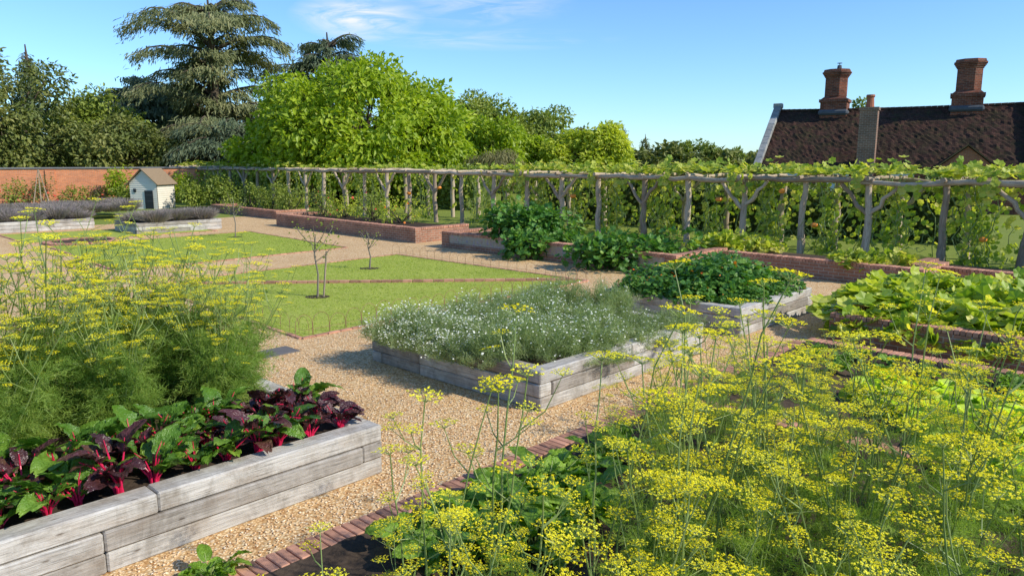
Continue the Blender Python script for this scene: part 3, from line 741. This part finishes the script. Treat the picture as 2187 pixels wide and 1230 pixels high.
rows=[(2.7,(-.35,.15,.65,1.15,1.65),.76),(3.0,(-.8,-.55,-.1),.66),(3.25,(.0,.6,1.1,1.6,2.1),.87),(3.9,(.9,1.4,1.9,2.5),.96),(4.5,(1.0,1.6,2.2,2.8,3.3),.98),(5.2,(1.5,2.1,2.8,3.4,3.9),.88),(5.9,(1.3,2.0,2.7,3.5),.78),(6.6,(1.5,2.1,2.8),.66),(7.3,(1.9,2.5,3.2),.6),(8.1,(2.5,3.2),.5),(3.7,(-.55,-.15),.5),(6.2,(.95,),.5),(7.0,(1.45,),.5),(7.8,(2.1,),.5)]
for y,xs_,s in rows:
    for x in xs_: putf(FV,x+R_(-.12,.12),y+R_(-.2,.2),.06,s*R_(.88,1.08),lab,'fennel plants in the brick bed')
for x,y,s in((-.15,3.7,.95),(.45,3.9,.92),(1.2,4.3,.97),(2.6,4.8,.98),(1.9,5.2,.95),(.75,3.4,.85),(1.0,4.0,1.0),(1.7,4.5,.9),(3.3,5.3,.93),(-.45,3.4,.8)): putf(FW,x,y,.06,s,'slender fennel stems with open yellow umbels','fennel plants in the brick bed')
lab='bushy fennel with feathery green leaves and yellow umbels'
c0=np.array([-1.12,6.17,0])
for a_,b_ in((1.0,2.1),(1.6,1.6),(1.5,2.5),(2.2,1.9),(2.3,2.6),(2.9,1.5),(3.0,2.2),(3.6,1.8),(3.7,2.6),(4.3,1.6),(4.5,2.3),(.85,2.7),(5.0,1.9),(.45,2.5),(1.9,2.1),(1.2,2.95),(.35,1.95),(.7,1.6),(2.5,1.5),(3.3,1.4)):
    p=c0-A*a_+B*b_;putf(FL,p[0],p[1],.38,R_(.86,1.05)*(.85 if a_<.8 else 1),lab,'fennel plants behind the chard')
# ================================================================= HOOP FENCES, SAPLINGS, WELL
def hoops(p,q,label,r_=.0036):
    p=np.array([*p,0.]);q=np.array([*q,0.]);d=q-p;L=np.linalg.norm(d);x=d/L;n=int(L/.3);mb=MB()
    for i in range(n+1):
        c=x*(i*L/n);r=.15;h=R_(.28,.36)
        P=[c-x*r]+[c-x*r*math.cos(a)+Z*(h-r+r*math.sin(a)) for a in np.linspace(0,math.pi,9)]+[c+x*r]
        tube(mb,P,r_,4)
    tube(mb,[Z*.1,d+Z*.1],r_*.7,4)
    solo('hoop_fence',mb,[M_metal],label,'fence',loc=tuple(p),group='rusty wire hoop fences')
q=lawns[0];off=lambda p,c=(-3.2,16.2):tuple(np.array(p)+(np.array(c)-np.array(p))*.03)
Q=[off(p) for p in q]
for i in(0,1,3): hoops(Q[i],Q[(i+1)%4],'low rusty wire hoop fence edging the lawn',.004 if i==0 else .0028)
def sapling(x,y,h,stake,label,nl=90):
    t=thing('young_tree',(x,y,.012),label,'tree','young fruit trees on the lawn')
    mb=MB();lf=MB();P=[[0,0,0],[.03,0,h*.3],[-.03,.02,h*.55],[0,.03,h*.8]];tube(mb,P,[.024,.018,.015,.01],7,rough=.05)
    ends=[]
    for k in range(7):
        a=k*.9+R_(0,.5);z0=h*R_(.4,.75);L=h*R_(.25,.45);e=np.array([math.cos(a)*L*.75,math.sin(a)*L*.75,z0+L*.75])
        m_=np.array([math.cos(a)*L*.35,math.sin(a)*L*.35,z0+L*.25]);tube(mb,[[0,0,z0],m_,e],[.01,.008,.004],5);ends+=[m_,e,(m_+e)/2]
    part('trunk',mb,[M_saplbark],t,True)
    E=np.array(ends);n=nl;p=E[rng.integers(0,len(E),n)]+rng.normal(size=(n,3))*.08
    inst(lf,*T_leaf,p,basis(rdir(n),Z+rdir(n)),R_(.04,.075,n));part('crown',lf,[L_mid],t)
    if stake:
        mb=MB();tube(mb,[[.12,0,0],[.2,.05,h*.6]],.02,6,cap=True);part('stake',mb,[M_pole],t)
    mb=MB();mb.add([[.25*math.cos(i*.5236),.2*math.sin(i*.5236),.006] for i in range(12)],[list(range(12))]);part('soil_ring',mb,[M_soil],t)
sapling(-3.85,14.6,1.5,True,'young fruit tree with wooden stake on the lawn',110)
sapling(-3.55,18.5,1.0,False,'small bare branched fruit tree on the lawn',40)
sapling(-9.7,26.2,1.6,False,'young leafy fruit tree on the far lawn',200)
t=thing('brick_well',(-14.2,24.6,0),'round brick rimmed pool with dark centre','well')
mb=MB()
for i in range(34):
    a=2*math.pi*i/34;d=np.array([math.cos(a),math.sin(a),0]);box(mb,d*1.0+Z*(.04),(.1,.085,.034),(d,np.cross(Z,d),Z),.006)
part('brick_rim',mb,[M_brickunit],t)
mb=MB();mb.add([[.92*math.cos(i*.2618),.92*math.sin(i*.2618),.03] for i in range(24)],[list(range(24))]);part('water',mb,[M_soil],t)
# ================================================================= GARDEN WALL + SHED
wp,wq=np.array([-44,38.5,0]),np.array([-20,50.5,0]);dx=nrm(wq-wp);dn=np.cross(Z,dx)
t=thing('garden_wall',tuple(wp),'tall orange red brick garden wall with slate coping','wall')
mb=MB();L=np.linalg.norm(wq-wp);seg(mb,o,dx*L,.35,-.05,2.1);
for i in range(5): 
    c=dx*(2+i*5.2)-dn*.2; seg(mb,c-dx*.25,c+dx*.25,.12,-.05,2.05)
part('brick_face',mb,[M_brickwall],t)
mb=MB();seg(mb,o-dx*.05,dx*(L+.05),.5,2.1,2.2,bev=.02);part('coping',mb,[M_coping],t)
for i in range(11):
    p=wp+dx*(6+i*1.6)-dn*R_(1.2,1.8)
    shrub('rose_bush',tuple(p[:2]),1.0,.9,R_(.9,1.8),600,.14,[L_mid,L_dark][i%2],'green rose bush with red flowers against brick wall','shrub',T_leaf,7,'rose bushes by the wall',L_red,14,fs=.12)
for x,y,h in((-20.9,48,2.4),(-17.6,44.5,1.9),(-23.8,46.4,2.5),(-17.9,42.2,1.7),(-16.3,42,1.8),(-22.3,44.4,1.7)):
    shrub('climbing_plant',(x,y),1.2,1.1,h,1200,.18,L_bright if h>2.2 else L_mid,'leafy green shrub beside the garden shed','shrub',T_leaf,8)
t=thing('garden_obelisk',(-22.5,36,.0),'rustic wigwam of canes for climbing plants','plant support')
mb=MB()
for k in range(6):
    a=k*1.047;tube(mb,[[.5*math.cos(a),.5*math.sin(a),0],[.02*math.cos(a),.02*math.sin(a),2.2]],.018,5)
part('cane',mb,[M_pole],t)
t=thing('garden_shed',(-20.1,42.2,0),'small cream weatherboard shed with brown roof and door','shed',rot=math.radians(-8))
w,dp,e,rg=1.6,1.6,1.4,2.1
mb=MB()
nb=12
for k in range(nb):
    z0=k*e/nb;z1=(k+1)*e/nb
    for s in(-1,1):
        y=s*dp/2;V=[[-w/2,y+s*.03,z0],[w/2,y+s*.03,z0],[w/2,y+s*.008,z1],[-w/2,y+s*.008,z1]];mb.add(V,[[0,1,2,3]])
        mb.add([[-w/2,y+s*.03,z0],[w/2,y+s*.03,z0],[w/2,y,z0],[-w/2,y,z0]],[[0,1,2,3]])
        x=s*w/2;V=[[x+s*.03,-dp/2,z0],[x+s*.03,dp/2,z0],[x+s*.008,dp/2,z1],[x+s*.008,-dp/2,z1]];mb.add(V,[[0,1,2,3]])
ng=8
for s in(-1,1):
    for k in range(ng):
        f0,f1=k/ng,(k+1)/ng;z0=e+(rg-e)*f0;z1=e+(rg-e)*f1;y=s*dp/2
        mb.add([[-w/2*(1-f0),y+s*.03,z0],[w/2*(1-f0),y+s*.03,z0],[w/2*(1-f1),y+s*.008,z1],[-w/2*(1-f1),y+s*.008,z1]],[[0,1,2,3]])
part('wall',mb,[M_cream],t)
mb=MB()
for s in(-1,1):
    a_=np.array([s*(w/2+.15),0,e-.13]);b_=np.array([0,0,rg+.05]);dd=b_-a_;Ls=np.linalg.norm(dd);u=dd/Ls;nn=np.cross(np.array([0,1.,0]),u)
    box(mb,(a_+b_)/2+Z*.03,(Ls/2,dp/2+.15,.02),(u,np.array([0,1.,0]),nn),0,0)
part('roof',mb,[M_shingle],t)
mb=MB();box(mb,(.32,-dp/2-.045,.5),(.24,.014,.5));door=part('door',mb,[M_black],t)
mb=MB()
for z in(.42,.75): box(mb,(.32,-dp/2-.065,z),(.22,.006,.012))
o2=link(bpy.data.objects.new('door_frame',mb.mesh('door_frame',[M_lead])));o2.parent=door
mb=MB();box(mb,(-.5,-dp/2-.045,1.0),(.08,.012,.1));part('window',mb,[M_black],t)
# ================================================================= COTTAGE
Lr,Hd,ez,rz_=12.6,4.9,2.3,5.6
ax=nrm(np.array([.86,-.5,0]));rot=math.atan2(ax[1],ax[0])
cot=thing('brick_cottage',(16.4,47,0),'old brick cottage with dark mossy tiled roof and chimneys','cottage',rot=rot)
mb=MB()
box(mb,(Lr/2,0,ez/2),(Lr/2,Hd-.35,ez/2),mat=0,rnd=.5)
for x in(0.0,Lr):
    mb.add([[x,-Hd+.35,ez],[x,Hd-.35,ez],[x,0,rz_-.15]],[[0,1,2]],uv=[[[0,0],[9,0],[4.5,3.3]]])
part('wall',mb,[M_oldbrick],cot)
mb=MB();nx,ny=84,34
for s in(-1,1):
    V=[];F=[];UV=[]
    sl=math.hypot(Hd,rz_-ez)
    for i in range(nx+1):
        for j in range(ny+1):
            f=j/ny;x=Lr*i/nx
            sag=-.07*math.sin(math.pi*i/nx)+.028*rng.normal()*(1 if j else .6)
            V.append([x,s*Hd*f,rz_-(rz_-ez)*f+sag])
    for i in range(nx):
        for j in range(ny):
            F.append([i*(ny+1)+j,(i+1)*(ny+1)+j,(i+1)*(ny+1)+j+1,i*(ny+1)+j+1]);g=lambda ii,jj:[Lr*ii/nx,sl*jj/ny];UV.append([g(i,j),g(i+1,j),g(i+1,j+1),g(i,j+1)])
    mb.add(V,F,0,.5,UV)
roof=part('roof',mb,[M_roof],cot)
mb=MB()
for i in range(42): tube(mb,[[i*.3,0,rz_-.02-.07*math.sin(math.pi*i/42)],[i*.3+.29,0,rz_-.02-.07*math.sin(math.pi*i/42)]],[.11,.12],8,cap=True)
part('ridge_tile',mb,[M_roof],cot)
for x in(-.12,Lr+.12):
    mb=MB()
    for s in(-1,1):
        a_=np.array([x,s*(Hd+.15),ez-.05]);b_=np.array([x,0,rz_+.22]);dd=b_-a_;Ls=np.linalg.norm(dd);u=dd/Ls;X=np.array([1.,0,0]);n=9
        for k in range(n): box(mb,a_+dd*(k+.5)/n+Z*.05,(Ls/n/2-.006,.19,.13),(u,X,np.cross(u,X)),.02)
    box(mb,(x,0,rz_+.3),(.26,.22,.14),bev=.03)
    part('gable_coping',mb,[M_stone],cot)
def chimney(x,y,zb,zt,w,name='chimney',octo=True,lead=True,mt=None):
    mb=MB()
    def ring(z0,z1,r0,r1,sides):
        a=np.arange(sides)*2*math.pi/sides+math.pi/sides
        V=[];UV=[];F=[]
        for z,r in((z0,r0),(z1,r1)):
            for t_ in a: V.append([x+r*math.cos(t_),y+r*math.sin(t_),z])
        for i in range(sides):
            j=(i+1)%sides;F.append([i,j,sides+j,sides+i]);s_=2*r0*math.sin(math.pi/sides);UV.append([[i*s_,z0],[(i+1)*s_,z0],[(i+1)*s_,z1],[i*s_,z1]])
        mb.add(V,F,0,.5,UV)
        mb.add(V[sides:],[list(range(sides))],0,.5,[[[p[0],p[1]] for p in V[sides:]]]);mb.add(V[:sides],[list(range(sides))[::-1]],0,.5,[[[p[0],p[1]] for p in V[:sides]]])
    sd=w*.5*math.sqrt(2)
    if octo:
        ring(zb,zb+(zt-zb)*.34,sd*.96,sd*.96,4);ring(zb+(zt-zb)*.34,zb+(zt-zb)*.4,sd*1.06,sd*1.06,4);ring(zb+(zt-zb)*.4,zb+(zt-zb)*.46,sd*.95,sd*.7,4)
        r=w*.42;ring(zb+(zt-zb)*.46,zt-.45,r,r,8)
        z=zt-.45
        for k in range(4): ring(z,z+.075,r+.05*(k+1),r+.05*(k+1),8);z+=.077
        ring(z,zt,r+.15,r+.1,8)
    else:
        ring(zb,zt-.15,sd,sd,4);ring(zt-.15,zt,sd*1.12,sd*1.12,4)
    c=part(name,mb,[mt or M_oldbrick],cot)
    if lead:
        mb2=MB();box(mb2,(x,y,zb+.38),(w*.54,w*.58,.16),bev=.1);f=link(bpy.data.objects.new('flashing',mb2.mesh('flashing',[M_lead])));f.parent=c
    return c
c1=chimney(3.1,0,5.0,7.85,1.5);c2=chimney(9.8,0,5.0,8.0,1.55);c3=chimney(5.42,-4.75,0,5.35,.85,octo=False,lead=False,mt=M_stack)
mb=MB();P=np.array([5.42,-4.75,5.35]);tube(mb,[P,P+Z*.1,P+Z*.5,P+Z*.55,P+Z*.65],[.22,.2,.17,.22,.2],12,cap=True);f=link(bpy.data.objects.new('chimney_pot',mb.mesh('chimney_pot',[M_terra])));f.parent=c3
mb=MB();P=np.array([3.2,0,7.85]);tube(mb,[P,P+Z*.25],[.14,.11],8,cap=True);tube(mb,[P+Z*.35,P+Z*.38],[.14,.14],8,cap=True);tube(mb,[P+Z*.2,P+Z*.36],.02,4);f=link(bpy.data.objects.new('chimney_cowl',mb.mesh('chimney_cowl',[M_lead])));f.parent=c1
M_porch=m_brick('porch_orange_brick',(.42,.16,.085),(.3,.12,.07),(.3,.23,.17),.5)
M_porchroof=plain('mossy_porch_roof',(.15,.1,.05),.9,.5,9,.1,.5)
mb=MB();gx=10.0;gy=-5.6
mb.add([[gx-1.2,gy,1.2],[gx+1.2,gy,1.2],[gx+1.2,gy,2.3],[gx,gy,3.3],[gx-1.2,gy,2.3]],[[0,1,2,3,4]],uv=[[[0,0],[2.4,0],[2.4,1.3],[1.2,2.3],[0,1.3]]])
part('porch_gable',mb,[M_porch],cot)
mb=MB()
for s in(-1,1):
    V=[[gx,gy-.12,3.42],[gx+s*1.45,gy-.12,2.2],[gx+s*1.45,gy+3,2.2],[gx,gy+3,3.42]];mb.add(V,[[0,1,2,3]],uv=[[[0,0],[0,2],[3,2],[3,0]]])
    V=[[gx,gy-.14,3.44],[gx+s*1.45,gy-.14,2.22],[gx+s*1.45,gy-.14,2.14],[gx,gy-.14,3.35]];mb.add(V,[[0,1,2,3]],uv=[[[0,0],[0,2],[.1,2],[.1,0]]])
part('porch_roof',mb,[M_porchroof],cot)
for x in(1.8,4.1,7.2):
    mb=MB();box(mb,(x,-Hd+.33,1.45),(.5,.03,.55));wd=part('window',mb,[M_glass],cot)
    mb=MB()
    for dx_ in(-.5,0,.5): box(mb,(x+dx_,-Hd+.29,1.45),(.035,.012,.6))
    for dz in(-.56,0,.56): box(mb,(x,-Hd+.275,1.45+dz),(.53,.01,.03))
    f=link(bpy.data.objects.new('frame',mb.mesh('frame',[M_cream])));f.parent=wd
# ================================================================= TREES
def broad(x,y,h,r,cb,mat,ls,nl,n,label,tmpl=T_leaf,ry=None,droop=.35,name='broadleaf_tree',lr=.32,group=None,dome=False):
    t=thing(name,(x,y,0),label,'tree',group);tr=MB();cr=MB();ry=ry or r
    tube(tr,[[0,0,-.1],[.05,0,h*.15],[-.1,.1,h*.35],[.1,0,h*.6]],[h*.035,h*.028,h*.022,h*.012],9,rough=.06)
    hc=(h-cb)/2;cc=np.array([0,0,cb+hc])
    if dome: hc=(h-cb)*.6;cc=np.array([0,0,h-hc])
    for k in range(nl):
        d=rdir(1)[0];q=R_(.45,.85)
        if dome: q=R_(.66,.88)
        if d[2]<-.5: d[2]*=.5
        s=R_(.6,1.35)*lr
        c=cc+d*q*np.array([r,ry,hc]);rr=np.array([r*s,r*s,min(hc,r)*s*.85])
        over=np.linalg.norm((c-cc)/np.array([r,ry,hc]))+s*.9
        lim=1.09 if dome else 1.12
        if over>lim: c=cc+(c-cc)*(lim-s*.9)/max(.1,over-s*.9)
        m_=int(n/nl*(s/lr)**2);p,dd=scatter_shell(m_,c,rr,.5)
        p=p+.1*r*lr*rng.normal(size=p.shape)
        p[:,2]=np.maximum(p[:,2],.1)
        dirv=dd*.7+np.array([0,0,-droop])+.6*rdir(m_);up=dd+Z*.5+.5*rdir(m_)
        inst(cr,*tmpl,p,basis(dirv,up),R_(.6,1.3,m_)*ls,rnd=np.clip(R_(0,.6,m_)+R_(0,.45),0,1))
        tube(tr,[[0,0,h*R_(.2,.5)],cc*.3+c*.5,c],[h*.012,h*.008,h*.003],6)
    part('trunk',tr,[M_bark],t,True);part('crown',cr,[mat],t);return t
def cedar(x,y,h,r,mat,label,nb=60,n=420,ls=.55,prof='wide',z0=.12,name='cedar_tree',drop=1.):
    t=thing(name,(x,y,0),label,'tree');tr=MB();cr=MB()
    tube(tr,[[0,0,-.1],[0,0,h*.3],[.15,0,h*.7],[0,0,h*.95]],[h*.04,h*.03,h*.016,h*.004],9,rough=.06)
    for k in range(nb):
        f=z0+(1-z0)*((k+.5)/nb)**.9;a=k*2.4+R_(-.4,.4)
        if prof=='wide': L=r*R_(.4,1.15)*(1-.62*max(0,(f-.7)/.3)**1.5)
        else: L=r*(1-.95*f)*R_(.75,1.1)
        d=np.array([math.cos(a),math.sin(a),0]);s=np.cross(Z,d);n_=7;tt=np.linspace(0,1,n_)
        rise=R_(.15,.5)*L if prof=='wide' else .1*L
        P=Z*(h*(f*.9))+d*(L*tt)[:,None]+Z*(rise*np.sin(tt*1.8)-L*.18*tt**3)[:,None]
        tube(tr,P,np.linspace(h*.011,.02,n_),5)
        m_=int(n*L/r);u=R_(.15,1.05,m_)**.7;j=np.clip((u*(n_-1)).astype(int),0,n_-2);w=(u*(n_-1)-j)[:,None]
        q=P[j]*(1-w)+P[j+1]*w;wd=.19*L*(1.3-.8*u)+.25
        q=q+s*(rng.normal(size=m_)*wd*.75)[:,None]+Z*(-np.abs(rng.normal(size=m_))*.24*drop*(h/14)*(.5+u))[:,None]+.08*rng.normal(size=(m_,3))
        dd=d*R_(.4,1,m_)[:,None]+s*rng.normal(size=(m_,1))*.6+Z*(-R_(.0,1.3,m_))[:,None]
        inst(cr,*T_needle,q,basis(dd,Z+d*.3+.5*rdir(m_)),np.c_[R_(1,2.2,m_)*ls*.6,R_(.5,1.2,m_)*ls,R_(.5,1,m_)*ls],rnd=np.clip(R_(0,.7,m_)+R_(0,.3),0,1))
    part('trunk',tr,[M_bark],t,True);part('crown',cr,[mat],t);return t
cedar(-24,62,16.2,6.6,L_cedar,'huge old cedar tree with layered grey green branches',66,800,.46,z0=.06,drop=1.)
cedar(-32,66,10.0,6.0,L_blue,'broad dark cedar with layered branches',54,600,.5,z0=.08)
cedar(-28.5,70,9.6,5.5,L_dark,'tall dark conifer between the cedars',46,520,.5,z0=.08)
cedar(-16.6,70,14.6,5.2,L_blue,'dark blue green cedar with open branches',50,520,.5,z0=.15)
cedar(-20.5,57,5.2,5.0,L_blue,'low weeping blue cedar with drooping foliage',54,460,.42,z0=.1,drop=3)
cedar(-40,64,12.6,3.8,L_blue,'pointed blue green conifer tree',60,300,.5,'cone',.1,name='conifer_tree')
broad(-34.5,51,9.8,6.4,.3,L_dark,.3,90,27000,'large dark green broadleaf tree beside the wall',lr=.2,dome=True)
broad(-28,54.5,5.8,4.4,.2,L_dark,.3,34,11000,'rounded dark green tree above the garden wall',lr=.26)
broad(-31,58,8.0,4,.5,L_mid,.32,26,9000,'mid green broadleaf tree behind garden wall')
broad(-9.5,48,9.3,6.8,.2,L_bright,.36,130,38000,'wide rounded bright green tree with large leaves',lr=.19,droop=.3,dome=True)
broad(-14.8,48.5,5.4,3.3,.2,L_bright,.34,40,8500,'bright green low spreading tree limb',lr=.24)
broad(-10.2,45.5,4.7,4.2,.1,L_bright,.34,50,9500,'bright green lower spreading foliage tree',lr=.24)
broad(-4.6,49,5.2,3.1,.2,L_bright,.34,34,7000,'bright green low tree beside larger tree',lr=.26)
broad(-4.2,78,9.4,5.5,.5,L_mid,.4,34,12000,'mid green rounded tree in the distance',lr=.26)
broad(2.2,80,8.8,4.6,.5,L_mid,.4,36,11500,'olive green tree in the distance',lr=.28)
broad(-.8,76,7.2,4.2,.3,L_mid,.4,30,9500,'mid green tree filling the distant line',lr=.3)
broad(5.6,79,6.4,3.6,.3,L_dark,.4,28,8500,'olive green tree in the distance',lr=.3)
broad(-1.8,60,6.3,3.2,.3,L_bright,.34,28,8500,'bright green rounded tree beyond the pergola')
broad(4.9,60,5.3,2.6,.2,L_yellow,.32,24,7000,'yellow green tree beyond the pergola')
broad(7.5,60,5.5,2.3,.2,L_yellow,.32,24,7000,'yellow green small tree beyond pergola')
broad(2.3,62,4.9,2.4,.2,L_bright,.34,20,6000,'bright green small tree beyond pergola')
broad(-.6,46,3.7,2.4,.2,L_brown,.26,16,8000,'brownish green weeping shrub tree',T_needle,droop=1.3)
cedar(11,76,6.4,1.7,L_dark,'small dark pointed conifer in the distance',34,150,.4,'cone',.1,name='conifer_tree')
cedar(13.6,78,5.5,1.6,L_dark,'small dark conifer in the distance',30,150,.4,'cone',.1,name='conifer_tree')
for x,y,h,r in((15,76,5.2,2.2),(18,76,5.2,2.5),(20.8,75,4.8,2.4),(9,79,4.4,2.6)):
    broad(x,y,h,r,.2,L_dark if x<18 else L_mid,.34,18,5000,'rounded distant green tree on the skyline',group='distant skyline trees')
broad(27.5,60,8.6,1.9,.5,L_mid,.3,12,2500,'green tree behind the cottage chimney')
broad(28.3,37.2,5.6,1.6,.2,L_dark,.24,14,5000,'dark leafy tree at the cottage corner')
# ================================================================= LIGHT, SKY, CAMERA
el=math.radians(36);sd=Vector((math.cos(el)*.93,-math.cos(el)*.36,math.sin(el)))
sun=bpy.data.lights.new('sun','SUN');sun.energy=5;sun.angle=math.radians(.55);sun.color=(1,.94,.82)
so=link(bpy.data.objects.new('sun',sun));so.rotation_euler=sd.to_track_quat('Z','Y').to_euler();so.location=(30,-8,30)
w=bpy.data.worlds.new('World');scene.world=w;w.use_nodes=True;t=NT(w.node_tree)
sky=t.n('ShaderNodeTexSky',sky_type='NISHITA',sun_disc=False,sun_elevation=el,sun_rotation=math.atan2(sd.x,sd.y),altitude=400,air_density=1.,dust_density=.2,ozone_density=1.5)
g=t.n('ShaderNodeTexCoord').outputs['Generated']
def streak(cen,sc,thr,amt,nsc):
    d=t.n('ShaderNodeVectorMath',{0:g,1:cen},operation='SUBTRACT').outputs[0]
    s=t.n('ShaderNodeVectorMath',{0:d,1:sc},operation='MULTIPLY').outputs[0]
    l=t.n('ShaderNodeVectorMath',{0:s},operation='LENGTH').outputs['Value']
    m_=t.ramp(l,[(0,(1,1,1)),(1,(0,0,0))])
    n_=t.ramp(noise(t,mapv(t,g,nsc),1,8,.62,.8),[(thr,(0,0,0)),(thr+.3,(1,1,1))])
    return t.math('MULTIPLY',t.math('MULTIPLY',m_,n_),amt)
c=t.math('ADD',streak((-.19,.969,.172),(12,0,34),.32,1.4,(14,7,60)),streak((-.04,.96,.19),(8,0,34),.42,.7,(12,5,60)))
c=t.math('ADD',c,streak((-.31,.92,.22),(10,0,40),.4,.8,(9,4,60)))
c=t.math('MINIMUM',t.math('ADD',c,streak((-.05,.97,.15),(5,0,60),.42,.45,(8,4,80))),1.)
skyc=t.mix(1.,sky.outputs[0],(.72,1.03,1.4),'MULTIPLY')
col=t.mix(c,skyc,(6.2,6.5,6.8))
bg=t.n('ShaderNodeBackground',{'Color':col,'Strength':.15})
t.n('ShaderNodeOutputWorld',{'Surface':bg.outputs[0]})
cam=bpy.data.cameras.new('camera');cam.sensor_width=36;cam.lens=26.34;cam.clip_end=2000;cam.clip_start=.05
co=link(bpy.data.objects.new('camera',cam));co.location=(0,0,2.7);co.rotation_euler=(math.radians(80.25),0,0);scene.camera=co
scene.view_settings.view_transform='Standard';scene.view_settings.look='None';scene.view_settings.exposure=0
